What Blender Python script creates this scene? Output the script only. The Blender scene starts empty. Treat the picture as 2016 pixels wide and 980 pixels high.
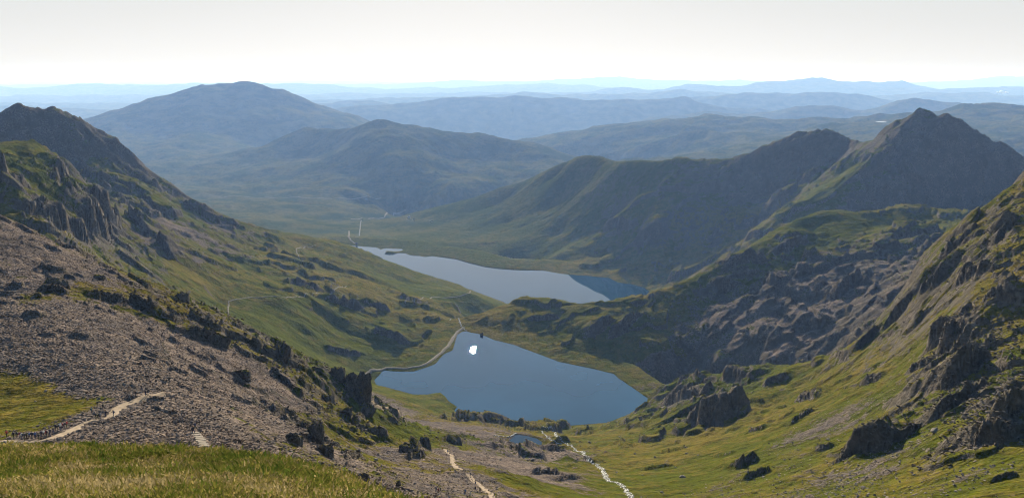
import bpy, bmesh, math, random
import numpy as np
from mathutils import Vector, Matrix
SC = bpy.context.scene
COL = SC.collection
# ------------------------------------------------------------------ camera, sky, sun, exposure
FPX, UC, VC, VH = 1640.0, 1008.0, 490.0, 150.0
PITCH = math.atan((VC - VH) / FPX)
CAMZ = 1000.0
cam = bpy.data.cameras.new('camera'); cam_o = bpy.data.objects.new('camera', cam); COL.objects.link(cam_o)
cam.sensor_width = 36.0; cam.lens = FPX / 2016.0 * 36.0
cam.clip_start = 0.3; cam.clip_end = 400000.0
cam_o.location = (0, 0, CAMZ); cam_o.rotation_euler = (math.pi / 2 - PITCH, 0, 0)
SC.camera = cam_o
SUN_EL, SUN_AZ = 18.6, -2.8            # degrees; azimuth from +Y, positive to +X
world = bpy.data.worlds.new("World"); SC.world = world; world.use_nodes = True
wn = world.node_tree.nodes; wl = world.node_tree.links
sky = wn.new('ShaderNodeTexSky'); sky.sky_type = 'NISHITA'; sky.sun_disc = False
sky.sun_elevation = math.radians(SUN_EL); sky.sun_rotation = math.radians(SUN_AZ)
sky.altitude = 1000; sky.air_density = 1.0; sky.dust_density = 0.25; sky.ozone_density = 3.0
wn['Background'].inputs['Strength'].default_value = 0.055
hsv = wn.new('ShaderNodeHueSaturation'); tcw = wn.new('ShaderNodeTexCoord'); sxw = wn.new('ShaderNodeSeparateXYZ'); wl.new(tcw.outputs['Generated'], sxw.inputs[0])
mrw = wn.new('ShaderNodeMapRange'); wl.new(sxw.outputs[2], mrw.inputs[0]); mrw.inputs[1].default_value = .05; mrw.inputs[2].default_value = .35; mrw.inputs[3].default_value = .3; mrw.inputs[4].default_value = 1.3
wl.new(mrw.outputs[0], hsv.inputs['Saturation']); hsv.inputs['Value'].default_value = 1.0
def vmath(op, a, b):
    o = wn.new('ShaderNodeVectorMath'); o.operation = op
    for i, x in enumerate((a, b)):
        if isinstance(x, tuple): o.inputs[i].default_value = x
        else: wl.new(x, o.inputs[i])
    return o.outputs[0]
mrg = wn.new('ShaderNodeMapRange'); wl.new(sxw.outputs[2], mrg.inputs[0]); mrg.inputs[1].default_value = .08; mrg.inputs[2].default_value = .6; mrg.inputs[3].default_value = 1.36; mrg.inputs[4].default_value = 1.3
sk = vmath('MULTIPLY', sky.outputs[0], (1.6, 1.6, 1.6)); sk = vmath('DIVIDE', sk, vmath('ADD', vmath('MULTIPLY', sk, (.185, .19, .195)), (1, 1, 1))); sk = vmath('MULTIPLY', vmath('MULTIPLY', sk, mrg.outputs[0]), (.94, .89, .845))
wl.new(sk, hsv.inputs['Color']); wl.new(hsv.outputs[0], wn['Background'].inputs['Color'])
sun = bpy.data.lights.new('sun', 'SUN'); sun.energy = 5.0; sun.angle = math.radians(0.28); sun.color = (1.0, 0.88, 0.68)
sun_o = bpy.data.objects.new('sun', sun); COL.objects.link(sun_o)
sd = Vector((math.sin(math.radians(SUN_AZ)) * math.cos(math.radians(SUN_EL)), math.cos(math.radians(SUN_AZ)) * math.cos(math.radians(SUN_EL)), math.sin(math.radians(SUN_EL))))
sun_o.rotation_euler = sd.to_track_quat('Z', 'Y').to_euler()
SC.view_settings.view_transform = 'Standard'; SC.view_settings.look = 'None'
SC.view_settings.exposure = 1.7; SC.view_settings.gamma = 1.0; SC.view_settings.use_curve_mapping = False
SC.cycles.max_bounces = 5; SC.cycles.diffuse_bounces = 2; SC.cycles.glossy_bounces = 3; SC.cycles.volume_bounces = 1
SC.cycles.transparent_max_bounces = 6; SC.cycles.caustics_reflective = False; SC.cycles.caustics_refractive = False
SC.cycles.use_denoising = True; SC.cycles.filter_width = 1.05

# ------------------------------------------------------------------ helpers
RNG = np.random.default_rng(7)
CP, SP = math.cos(PITCH), math.sin(PITCH)
def sq(u, v):
    "pixel of the photograph -> (X/Y, (z-cam)/Y) of its line of sight"
    u = np.asarray(u, float); v = np.asarray(v, float)
    zc = -(v - VC) / FPX; d = CP + zc * SP
    return (u - UC) / FPX / d, (-SP + zc * CP) / d
def put(o, label=None, cat=None, group=None, kind=None):
    if label: o['label'] = label
    if cat: o['category'] = cat
    if group: o['group'] = group
    if kind: o['kind'] = kind
    return o
def mesh_np(name, V, F, mat=None, smooth=True, parent=None):
    V = np.asarray(V, np.float32); F = np.asarray(F, np.int32); k = F.shape[1]
    me = bpy.data.meshes.new(name)
    me.vertices.add(len(V)); me.vertices.foreach_set('co', V.ravel())
    me.loops.add(F.size); me.loops.foreach_set('vertex_index', F.ravel())
    me.polygons.add(len(F)); me.polygons.foreach_set('loop_start', np.arange(0, F.size, k, dtype=np.int32))
    me.polygons.foreach_set('use_smooth', np.full(len(F), smooth))
    me.update(calc_edges=True)
    if mat: me.materials.append(mat)
    o = bpy.data.objects.new(name, me); COL.objects.link(o)
    if parent: o.parent = parent
    return o
def fattr(o, name, a):
    at = o.data.attributes.new(name, 'FLOAT', 'POINT'); at.data.foreach_set('value', np.asarray(a, np.float32).ravel())
def h2(ix, iy, seed):
    h = (ix.astype(np.int64) * 374761393 + iy.astype(np.int64) * 668265263 + seed * 974634757) & 0xffffffff
    h = ((h ^ (h >> 13)) * 1274126177) & 0xffffffff
    h = ((h ^ (h >> 16)) * 2246822519) & 0xffffffff
    return (h ^ (h >> 15))
def perlin(x, y, seed=0):
    xi = np.floor(x); yi = np.floor(y); fx = (x - xi).astype(np.float32); fy = (y - yi).astype(np.float32)
    xi = xi.astype(np.int64); yi = yi.astype(np.int64)
    def g(dx, dy):
        a = (h2(xi + dx, yi + dy, seed) & 0xffff).astype(np.float32) * np.float32(2 * math.pi / 65536)
        return np.cos(a) * (fx - dx) + np.sin(a) * (fy - dy)
    ux = fx * fx * fx * (fx * (fx * 6 - 15) + 10); uy = fy * fy * fy * (fy * (fy * 6 - 15) + 10)
    a = g(0, 0); b = g(1, 0); a += (b - a) * ux
    c = g(0, 1); d = g(1, 1); c += (d - c) * ux
    return (a + (c - a) * uy) * np.float32(1.5)
def gully(x, y, dx, dy, seed):
    "stripes along the fall line (dx,dy): value and falls like water-cut gullies; x,y in cells"
    xi = np.floor(x); yi = np.floor(y); fx = (x - xi).astype(np.float32); fy = (y - yi).astype(np.float32)
    xi = xi.astype(np.int64); yi = yi.astype(np.int64)
    px, py = -dy * np.float32(2 * math.pi), dx * np.float32(2 * math.pi)
    acc = np.zeros_like(fx); wt = np.zeros_like(fx)
    for i in (-1, 0, 1):
        for j in (-1, 0, 1):
            h = h2(xi + i, yi + j, seed)
            ox = (h & 0xffff).astype(np.float32) / 65536 - 0.5; oy = (h >> 16).astype(np.float32) / 65536 - 0.5
            vx = fx - i - 0.5 - ox * .8; vy = fy - j - 0.5 - oy * .8
            w = np.exp(-(vx * vx + vy * vy) * 2.6)
            acc += w * np.cos(vx * px + vy * py + ox * 5); wt += w
    return acc / wt
def sstep(a, b, x):
    t = np.clip((x - a) / (b - a), 0, 1); return t * t * (3 - 2 * t)

# ------------------------------------------------------------------ the lie of the land: surveyed lines (u, v, distance)
CREST = []
PTS = []            # (s, lnY, q)
def add(s, Y, h): PTS.append((s, math.log(Y), h / Y))
def line(pts, step=0.022, back=None, jit=0):
    P = []; k0 = len(PTS)
    for u, v, Y in pts:
        s, q = sq(u, v); P.append((float(s), math.log(Y), float(q)))
    for a, b in zip(P[:-1], P[1:]):
        n = max(1, int(math.hypot(b[0] - a[0], b[1] - a[1]) / step))
        for k in range(n):
            t = k / n; PTS.append(tuple(a[i] + (b[i] - a[i]) * t for i in range(3)))
    PTS.append(P[-1])
    if back:
        CREST.extend(PTS[k0:])
        for f, sl in back:
            for a, b in zip(P, P[1:] + P[-1:]):
                for t in ((0, .5) if a is not b else (0,)):
                    s, l, q = (a[i] + (b[i] - a[i]) * t for i in range(3))
                    Y = math.exp(l); h = q * Y - sl * f * Y
                    add(s, Y * (1 + f), h)
def pts(L):
    for u, v, Y in L:
        s, q = sq(u, v); PTS.append((float(s), math.log(Y), float(q)))
def level(L, h):
    "pixels on a level surface h -> world XY"
    out = []
    for u, v in L:
        s, q = sq(u, v); Y = h / float(q); out.append((float(s) * Y, Y))
    return out
HG, HL, HP = -399.0, -564.0, -300.0
GLAS = [(917,652),(947,658),(973,669),(1011,678),(1029,685),(1067,699),(1101,712),(1136,719),(1170,726),(1209,736),(1217,744),(1234,755),(1256,770),(1275,783),(1274,789),(1260,802),(1234,817),(1200,831),(1136,836),(1067,841),(1046,838),(1029,836),(999,832),(973,827),(930,822),(903,814),(894,808),(900,800),(883,789),(876,779),(866,772),(840,776),(814,776),(784,768),(759,761),(741,757),(737,748),(748,736),(754,729),(784,731),(814,731),(840,723),(857,716),(874,697),(891,689),(894,680),(900,659),(909,653)]
LLYD = [(660,481),(701,484),(741,487),(750,491),(757,489),(790,490),(795,493),(778,495),(764,495),(756,500),(771,501),(782,498),(800,499),(805,502),(822,503),(838,506),(852,504),(900,511),(926,519),(956,526),(986,530),(1020,532),(1072,533),(1106,539),(1157,543),(1200,547),(1217,556),(1243,559),(1269,566),(1284,577),(1275,590),(1255,606),(1200,625),(1100,625),(1040,612),(1000,599),(985,594),(930,577),(880,561),(830,549),(760,526),(700,502),(664,487)]
POND = [(1016,855),(1036,857),(1058,863),(1067,870),(1066,877),(1055,884),(1042,889),(1022,885),(1005,876),(1002,867)]
glas, llyd, pond = level(GLAS, HG), level(LLYD, HL), level(POND, HP)
for poly, h in ((glas, HG), (llyd, HL), (pond, HP)):
    for (x, y), (x2, y2) in zip(poly, poly[1:] + poly[:1]):
        add(x / y, y, h)
        if math.hypot(x2 - x, y2 - y) > .05 * y: add((x + x2) / (y + y2), (y + y2) / 2, h)
    cx = sum(p[0] for p in poly) / len(poly); cy = sum(p[1] for p in poly) / len(poly)
    for f in (.35, .7):
        for x, y in poly[::3]: add((cx + (x - cx) * f) / (cy + (y - cy) * f), cy + (y - cy) * f, h - 2)

# foreground knoll
pts([(u, 1150, 2.6) for u in range(-400, 2500, 250)])
pts([(u, 1060, 4.2) for u in range(-400, 900, 160)]); pts([(u, 985, 7.) for u in range(-400, 700, 110)])
pts([(u, 930, 12.) for u in range(-400, 480, 110)])
line([(-500,926,27),(-200,932,26),(0,936,26),(130,933,25),(200,927,24),(270,920,23),(330,927,22),(480,944,20),(600,962,18),(720,980,15),(830,1008,11),(950,1030,9),(1100,1100,8),(1500,1250,8),(2400,1350,8)], back=((.12,.7),(.5,1.1),(1.2,.95)))
# scree slope, its foot and the zigzag path
line([(-500,840,190),(-150,860,170),(0,868,160),(100,866,150),(220,862,140),(300,866,132),(395,874,126),(500,892,128),(600,920,130),(720,945,140),(830,980,170)])
line([(-300,820,200),(0,850,172),(60,846,170),(110,838,172),(150,825,176),(200,800,188),(250,782,198),(320,774,205),(360,790,200)])
pts([(-200,700,230),(0,780,205),(60,760,212),(-100,600,300),(0,700,235),(0,600,282),(0,500,350),(150,700,235),(150,600,300),(300,720,240),(300,650,310),(380,845,150),(450,820,190),(420,700,310),(500,800,245),(500,720,330),(600,860,230),(600,800,310),(560,880,180),(680,870,290),(640,770,390),(700,925,200),(680,900,240)])
line([(-500,250,520),(-250,330,470),(-100,385,440),(0,427,420),(60,455,420),(130,492,420),(200,522,420),(270,552,420),(345,582,425),(420,615,432),(480,650,440),(530,668,445),(560,690,452),(610,712,458),(660,735,468),(700,760,478),(725,798,485),(738,838,490)], back=((.1,.62),(.25,.75),(.5,.62)))
# bottom centre towards the lake
pts([(740,900,290),(740,860,400),(760,830,560),(760,805,700),(760,780,900),(800,880,400),(800,850,560),(800,820,760),(810,795,900),(850,975,195),(850,930,275),(850,893,385),(850,850,590),(850,825,780),(870,795,930),(920,978,205),(930,930,285),(930,895,390),(930,860,560),(940,838,760),(950,978,215),(1000,978,232),(1000,930,310),(1000,900,430),(1000,880,540),(1060,978,265),(1060,935,370),(1060,905,500),(1100,980,290),(1100,930,400),(1100,890,560),(1100,860,760),(1180,980,330),(1200,930,450),(1200,880,640),(1200,852,800),(1150,846,850),(1300,980,340),(1300,930,440),(1300,880,570),(1300,840,720),(1290,815,860)])
line([(905,825,850),(935,825,870),(965,820,885),(985,822,890),(1010,830,892),(1040,838,890)], back=((.03,.5),))
# right near slope
pts([(1400,980,320),(1400,930,395),(1400,880,490),(1400,845,610),(1400,800,720),(1500,980,290),(1500,930,350),(1500,880,420),(1500,830,530),(1500,790,640),(1600,980,260),(1600,930,310),(1600,880,370),(1600,830,450),(1600,780,560),(1600,745,670),(1750,980,220),(1750,900,290),(1750,850,340),(1750,800,400),(1750,750,460),(1750,700,530),(1750,650,600),(1900,980,185),(1900,900,232),(1900,800,300),(1900,700,375),(1900,600,465),(1900,500,560),(2016,980,172),(2016,900,212),(2016,800,272),(2016,700,335),(2016,600,400),(2016,450,520),(2300,980,160),(2300,700,330),(2300,400,600)])
line([(1275,795,900),(1310,765,930),(1350,752,920),(1400,742,900),(1440,745,870),(1480,735,850),(1540,728,790),(1577,720,750),(1640,697,700),(1673,681,680),(1708,663,660),(1736,620,650),(1770,588,650),(1795,540,650),(1817,497,650),(1842,474,645),(1864,457,640),(1910,426,640),(1942,411,640),(1959,394,635),(2002,360,630),(2016,342,630),(2100,280,640),(2300,160,700),(2500,60,750)], back=((.06,.75),(.2,.7)))
# north rim: hump, ridge with pinnacles and its long arm
line([(-500,300,800),(-200,312,900),(-60,302,950),(0,297,1000),(30,283,1050),(62,277,1080),(90,286,1110),(115,303,1150),(135,316,1200)], back=((.12,.5),(.3,.22)))
pts([(0,350,800),(0,400,640),(60,350,960),(60,420,800),(100,460,700),(130,360,1150),(150,400,1050),(150,480,800),(200,400,1200),(200,450,1000),(200,510,850),(250,480,1100),(250,420,1300),(250,365,1580),(300,500,1050),(300,440,1300),(300,400,1520),(300,545,950),(400,560,1050),(400,500,1280),(400,450,1560),(500,620,1000),(500,585,1130),(500,540,1330),(500,500,1580),(600,690,1010),(600,650,1090),(600,575,1270),(600,530,1500),(600,495,1850),(700,720,1080),(700,680,1150),(700,620,1290),(700,565,1470),(700,530,1760),(800,690,1170),(800,640,1310),(800,595,1480),(800,560,1850),(860,650,1290),(860,610,1430),(925,575,1780),(900,600,1560),(880,630,1380),(670,700,1085),(730,722,1085),(560,590,1150),(650,570,1370),(430,604,1050)])
pts([(600,640,1100),(620,600,1220),(660,640,1200),(640,670,1110)])
line([(-100,330,1560),(130,318,1640),(180,309,1680),(230,326,1710),(290,362,1740),(330,385,1755)])
line([(-500,420,1400),(-250,330,1500),(-80,262,1600),(0,238,1650),(20,229,1665),(45,215,1680),(62,220,1688),(72,223,1690),(98,218,1720),(118,217,1740),(145,230,1750),(185,262,1760),(215,280,1770),(240,293,1780),(262,312,1785),(280,328,1790),(330,360,1800),(375,392,1800),(420,415,1810),(470,440,1850),(520,458,1950),(580,466,2050),(640,478,2150),(700,497,2170),(760,520,2150),(830,543,2110),(880,555,2100),(930,572,2080),(985,591,2050)], step=.011, back=((.08,.7),(.2,.6)))
# rib between the lakes and the spur up to the right
line([(925,628,1330),(960,610,1370),(1000,600,1400),(1035,591,1400),(1080,594,1390),(1110,602,1370),(1150,606,1350),(1190,600,1340),(1230,598,1330),(1265,590,1330),(1280,578,1330),(1310,566,1330),(1345,553,1350),(1370,548,1360),(1420,520,1390),(1470,490,1430),(1510,463,1480),(1535,450,1500),(1570,430,1530),(1610,416,1570),(1650,414,1590),(1700,420,1600),(1740,412,1630),(1780,405,1660),(1830,415,1670),(1880,425,1670),(1930,430,1670),(2100,440,1670)], step=.013, back=((.06,.6),(.18,.5)))
pts([(1000,655,1260),(1100,655,1250),(1100,680,1190),(1200,690,1170),(1200,650,1230),(1300,760,1020),(1300,700,1130),(1300,640,1230),(1350,740,1030),(1400,710,1090),(1400,600,1290),(1400,650,1190),(1500,715,1030),(1500,660,1110),(1500,600,1210),(1500,530,1350),(1600,705,1000),(1600,650,1080),(1600,600,1170),(1600,540,1280),(1600,480,1420),(1600,450,1500),(1700,645,960),(1700,600,1080),(1700,550,1200),(1700,480,1400),(1780,570,1010),(1800,480,1350),(1800,440,1530),(1880,450,1420)])
# southern mountain with twin tops and its arm
line([(2500,600,1800),(2200,440,1950),(2100,380,2000),(2016,325,2050),(1960,285,2100),(1920,260,2130),(1880,240,2150),(1862,226,2160),(1854,228,2165),(1843,237,2175),(1828,228,2200),(1808,221,2210),(1792,236,2220),(1762,244,2240),(1748,252,2250),(1738,262,2260),(1725,278,2280),(1700,282,2330),(1680,276,2400),(1650,268,2470),(1626,261,2510),(1600,264,2540),(1560,271,2580),(1520,286,2610),(1490,300,2640),(1465,304,2660),(1450,311,2680),(1400,317,2720),(1350,317,2760),(1300,318,2810),(1270,315,2860),(1240,315,2950),(1215,318,3050),(1190,308,3150),(1160,304,3260),(1130,310,3380),(1100,325,3500),(1050,348,3660),(1000,370,3850),(950,388,3900),(900,400,3950),(850,412,4000),(820,426,4050)], step=.010, back=((.06,.6),(.2,.5)))
pts([(1950,390,1900),(2050,440,1850),(1850,410,1960),(1800,398,1990),(1750,400,2000),(1700,400,2030),(1690,322,2210),(1650,352,2170),(1610,376,2140),(1560,408,2120),(1500,440,2150),(1540,385,2330),(1500,432,2330),(1500,470,2230),(1450,430,2390),(1400,402,2520),(1400,450,2370),(1400,500,2320),(1340,500,2380),(1340,430,2490),(1300,402,2580),(1300,450,2450),(1300,520,2290),(1250,400,2650),(1250,450,2540),(1250,510,2420),(1200,400,2780),(1200,450,2730),(1200,500,2520),(1100,350,3400),(1100,400,3150),(1100,460,2850),(1100,500,2600),(1000,400,3600),(1000,440,3200),(1000,490,2790),(900,430,3500),(900,460,3130),(900,490,2850),(800,470,3000),(800,450,3450),(700,470,3050),(740,440,4100),(650,440,3600),(650,470,3000),(560,420,4000),(560,450,3300),(450,400,4500),(400,380,4900),(480,430,3500),(740,405,4600),(660,415,4200),(690,440,3900),(820,420,4400),(600,395,4700)])
line([(1650,322,2390),(1600,345,2420),(1560,364,2440),(1500,393,2480),(1450,390,2530),(1400,382,2570),(1340,380,2620),(1300,377,2670),(1250,370,2760),(1200,352,2930),(1150,345,3150)])
# middle distance
line([(-400,340,8800),(60,270,9000),(165,236,9400),(230,218,9500),(285,200,9600),(345,184,9700),(365,174,9800),(385,171,9850),(400,172,9850),(430,170,9800),(465,165,9800),(485,161,9800),(500,163,9800),(530,177,9800),(565,182,9850),(600,198,9900),(640,213,9950),(680,225,10000),(725,241,10050),(800,275,10100),(900,330,10000)], step=.012, back=((.06,.45),(.15,.35)))
pts([(350,200,9200),(400,240,8600),(470,200,9250),(500,230,8800),(600,220,9400),(650,240,9000),(450,280,7700),(300,260,8400),(250,300,7400),(350,320,6600),(500,300,7200),(600,300,6600),(400,350,5900),(500,350,5700),(600,350,5600),(700,350,5500),(500,380,5100),(700,380,5000),(600,370,5200),(300,330,6300)])
line([(560,268,6900),(580,256,7000),(605,246,7000),(632,256,6950),(660,256,6800),(700,248,6600),(740,239,6500),(756,239,6480),(790,247,6450),(850,250,6400),(870,260,6400),(930,265,6350),(1000,272,6300),(1050,285,6300),(1090,297,6300),(1115,305,6250),(1150,320,6200),(1220,350,6000)], step=.012, back=((.08,.35),(.16,.3)))
pts([(700,290,5950),(800,300,5650),(800,350,5250),(850,380,4850),(900,310,5950),(900,340,5500),(900,375,4950),(1000,310,5950),(1000,345,5450),(1060,325,5700),(780,270,6000),(760,320,5500),(650,300,6400)])
line([(950,300,9200),(1000,290,9000),(1040,278,8800),(1120,262,8700),(1180,252,8600),(1250,243,8500),(1310,234,8400),(1350,231,8300),(1395,229,8300),(1450,233,8300),(1530,236,8300),(1580,239,8200),(1640,236,8000),(1700,232,7900),(1780,231,7800),(1850,220,7800),(1900,212,7700),(1925,204,7700),(1970,208,7600),(2016,213,7600),(2300,230,7500)], back=((.08,.35),(.2,.2)))
line([(1200,300,7000),(1290,283,7000),(1340,268,7000),(1390,260,7000),(1430,268,6900),(1500,262,6900),(1560,270,6700),(1620,250,6700),(1700,245,6700)], back=((.04,.1),))
pts([(1100,290,7600),(1150,310,6300),(1250,310,5600),(1350,305,5600),(1450,300,5600),(1550,260,7400),(1650,262,6100),(1700,270,5600),(1950,240,6800),(1950,270,5700),(2016,300,4900),(2100,260,6000),(1880,230,7000)])
# far ranges
FAR = {12200: [(1200,250),(1330,228),(1390,217),(1420,222),(1470,225),(1530,219),(1570,212),(1600,210),(1640,213),(1705,216),(1740,207),(1765,198),(1795,193),(1830,195),(1890,200),(1910,206),(1960,216),(2200,235)],
 14500: [(600,216),(700,209),(800,203),(850,201),(870,196),(895,191),(950,192),(1000,189),(1035,188),(1055,190),(1080,194),(1100,193),(1130,197),(1170,199),(1210,198),(1225,195),(1250,194),(1280,192),(1320,194),(1345,190),(1356,192),(1362,199),(1400,205),(1440,213),(1550,220),(2200,225)],
 17000: [(-300,225),(0,212),(40,210),(100,212),(150,215),(250,222),(500,205),(620,205),(690,199),(750,202),(900,210),(1250,205),(1330,195),(1370,189),(1420,186),(1480,182),(1530,181),(1545,186),(1580,186),(1620,182),(1660,180),(1690,184),(1715,190),(1735,198),(1800,205),(2200,210)],
 21000: [(-300,205),(200,205),(500,200),(700,196),(750,191),(800,192),(870,190),(930,188),(980,185),(1030,183),(1080,185),(1140,184),(1180,187),(1250,183),(1300,181),(1350,178),(1420,183),(1700,190),(1780,185),(1830,183),(1890,184),(1940,183),(1990,188),(2016,190),(2300,195)],
 26500: [(-300,190),(300,188),(700,185),(1100,182),(1200,175),(1240,174),(1275,178),(1310,177),(1330,171),(1355,166),(1380,164),(1410,168),(1445,176),(1470,170),(1485,162),(1530,160),(1560,157),(1600,152),(1617,153),(1640,160),(1700,162),(1730,166),(1750,162),(1775,159),(1800,167),(1840,176),(1880,174),(1930,172),(1960,170),(1990,170),(2016,173),(2300,178)],
 33000: [(-300,172),(0,171),(90,172),(130,169),(150,166),(190,165),(260,167),(350,165),(400,164),(450,165),(520,166),(570,163),(600,165),(650,168),(700,172),(800,175),(840,171),(870,174),(900,174),(940,170),(970,168),(1000,166),(1040,166),(1070,164),(1110,167),(1140,170),(1165,168),(1200,173),(1300,178),(1700,178),(2300,176)],
 43000: [(-300,168),(500,166),(780,166),(850,161),(890,160),(940,158),(970,162),(1010,160),(1050,161),(1080,160),(1100,157),(1125,154),(1140,156),(1170,153),(1225,152),(1260,156),(1300,159),(1320,157),(1350,159),(1400,159),(1430,158),(1480,158),(1540,160),(1650,164),(1720,162),(1800,163),(1840,162),(1870,160),(1920,157),(1945,153),(1970,151),(1995,151.5),(2016,151.5),(2150,152),(2300,154)],
 57000: [(-300,163),(0,162),(40,161),(80,160),(120,162.5),(155,161),(180,158),(205,161),(270,160),(330,162),(450,161),(580,158),(620,158),(650,161),(690,158.5),(710,160.5),(730,158.5),(760,162),(1000,163),(2300,162)]}
for Y, L in FAR.items():
    line([(u, v, Y) for u, v in L], step=.03)
    for u in range(-400, 2500, 90):
        s, q = sq(u, 400); h = -830 + 60 * math.sin(u * .013 + Y)
        add(float(s), Y * 1.09, h)
for u in range(-400, 2500, 150):
    s, q = sq(u, 400); add(float(s), 11100, -760); add(float(s), 75000, -900)

P = np.array(PTS); P[:, 0] += RNG.normal(0, 1e-6, len(P))
key = np.unique(np.round(P[:, :2] / 0.004).astype(int), axis=0, return_index=True)[1]
P = P[key]; n = len(P)
def kern(A, B):
    d = (A * A).sum(1)[:, None] + (B * B).sum(1)[None] - 2 * A @ B.T
    return np.sqrt(np.maximum(d, 0))
XY = P[:, :2] - np.array([0, 7.0])
M = np.zeros((n + 3, n + 3)); M[:n, :n] = -kern(XY, XY); M[:n, :n] += np.eye(n) * 2e-5
M[:n, n] = 1; M[:n, n + 1:] = XY; M[n, :n] = 1; M[n + 1:, :n] = XY.T
W = np.linalg.solve(M, np.r_[P[:, 2], 0, 0, 0])
CS = np.linspace(-.86, .86, 500)
CL = np.r_[np.linspace(math.log(2.2), 4.6, 160, endpoint=False), np.linspace(4.6, 8.3, 520, endpoint=False), np.linspace(8.3, math.log(75000), 420)]
gs, gl = np.meshgrid(CS, CL)
G = np.c_[gs.ravel(), gl.ravel() - 7.0]
Q = np.concatenate([-kern(G[i:i + 20000], XY) @ W[:n] + W[n] + G[i:i + 20000] @ W[n + 1:] for i in range(0, len(G), 20000)])
Q = Q.reshape(gs.shape)
print('control points', n)
def coarse(s, l, A=None):
    A = Q if A is None else A
    fi = np.clip(np.interp(l, CL, np.arange(len(CL))), 0, len(CL) - 1.001); fj = np.clip((s - CS[0]) / (CS[1] - CS[0]), 0, len(CS) - 1.001)
    i = fi.astype(int); j = fj.astype(int); a = fi - i; b = fj - j
    return (A[i, j] * (1 - a) + A[i + 1, j] * a) * (1 - b) + (A[i, j + 1] * (1 - a) + A[i + 1, j + 1] * a) * b
def hit0(u, v):
    "first ground met along the line of sight of a pixel, on the coarse land -> (s, lnY)"
    s, q = sq(u, v); s = float(s); ql = coarse(np.full(len(CL), s), CL); k = np.argmax((ql >= float(q)) & (CL > math.log(10) if v < 860 else CL > 1))
    if k == 0: return s, math.log(60000)
    a = (float(q) - ql[k - 1]) / (ql[k] - ql[k - 1] + 1e-12); return s, CL[k - 1] + a * (CL[k] - CL[k - 1])

# ------------------------------------------------------------------ grid: rows gathered where the ground is seen
NCI, NE, NR = 1150, 50, 1500
SG = np.r_[np.linspace(-.855, -.66, NE, endpoint=False), np.linspace(-.66, .66, NCI), np.linspace(.66, .855, NE + 1)[1:]]
NC = len(SG)
lf = np.linspace(math.log(2.3), math.log(74000), 3000)
cs2 = np.linspace(SG[0], SG[-1], 260)
ss, ll = np.meshgrid(cs2, lf); qq = coarse(ss, ll)
run = np.maximum.accumulate(qq, 0); vis = (qq >= run - .006).astype(float)
dq = np.abs(np.gradient(qq, axis=0)) * vis * (np.abs(qq) < .62)
w = dq / (dq.sum(0, keepdims=True) + 1e-9) + .25 / len(lf) + .35 * vis / (vis.sum(0, keepdims=True))
ker = np.exp(-np.linspace(-2, 2, 61) ** 2); ker /= ker.sum()
w = np.apply_along_axis(lambda c: np.convolve(np.pad(c, 30, 'edge'), ker, 'valid'), 0, w)
kw = np.exp(-np.linspace(-2, 2, 25) ** 2); kw /= kw.sum()
w = np.apply_along_axis(lambda c: np.convolve(np.pad(c, 12, 'edge'), kw, 'valid'), 1, w)
cum = np.cumsum(w, 0); cum = (cum - cum[:1]) / (cum[-1:] - cum[:1])
tt = np.linspace(0, 1, NR)
LR = np.stack([np.interp(tt, cum[:, j], lf) for j in range(cum.shape[1])], 1)
fj = np.interp(SG, cs2, np.arange(len(cs2))); j = np.minimum(fj.astype(int), len(cs2) - 2); b = fj - j
LG = LR[:, j] * (1 - b) + LR[:, j + 1] * b
SS = np.broadcast_to(SG[None], LG.shape)
YG = np.exp(LG); XG = SS * YG
ZG = coarse(SS, LG) * YG

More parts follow.
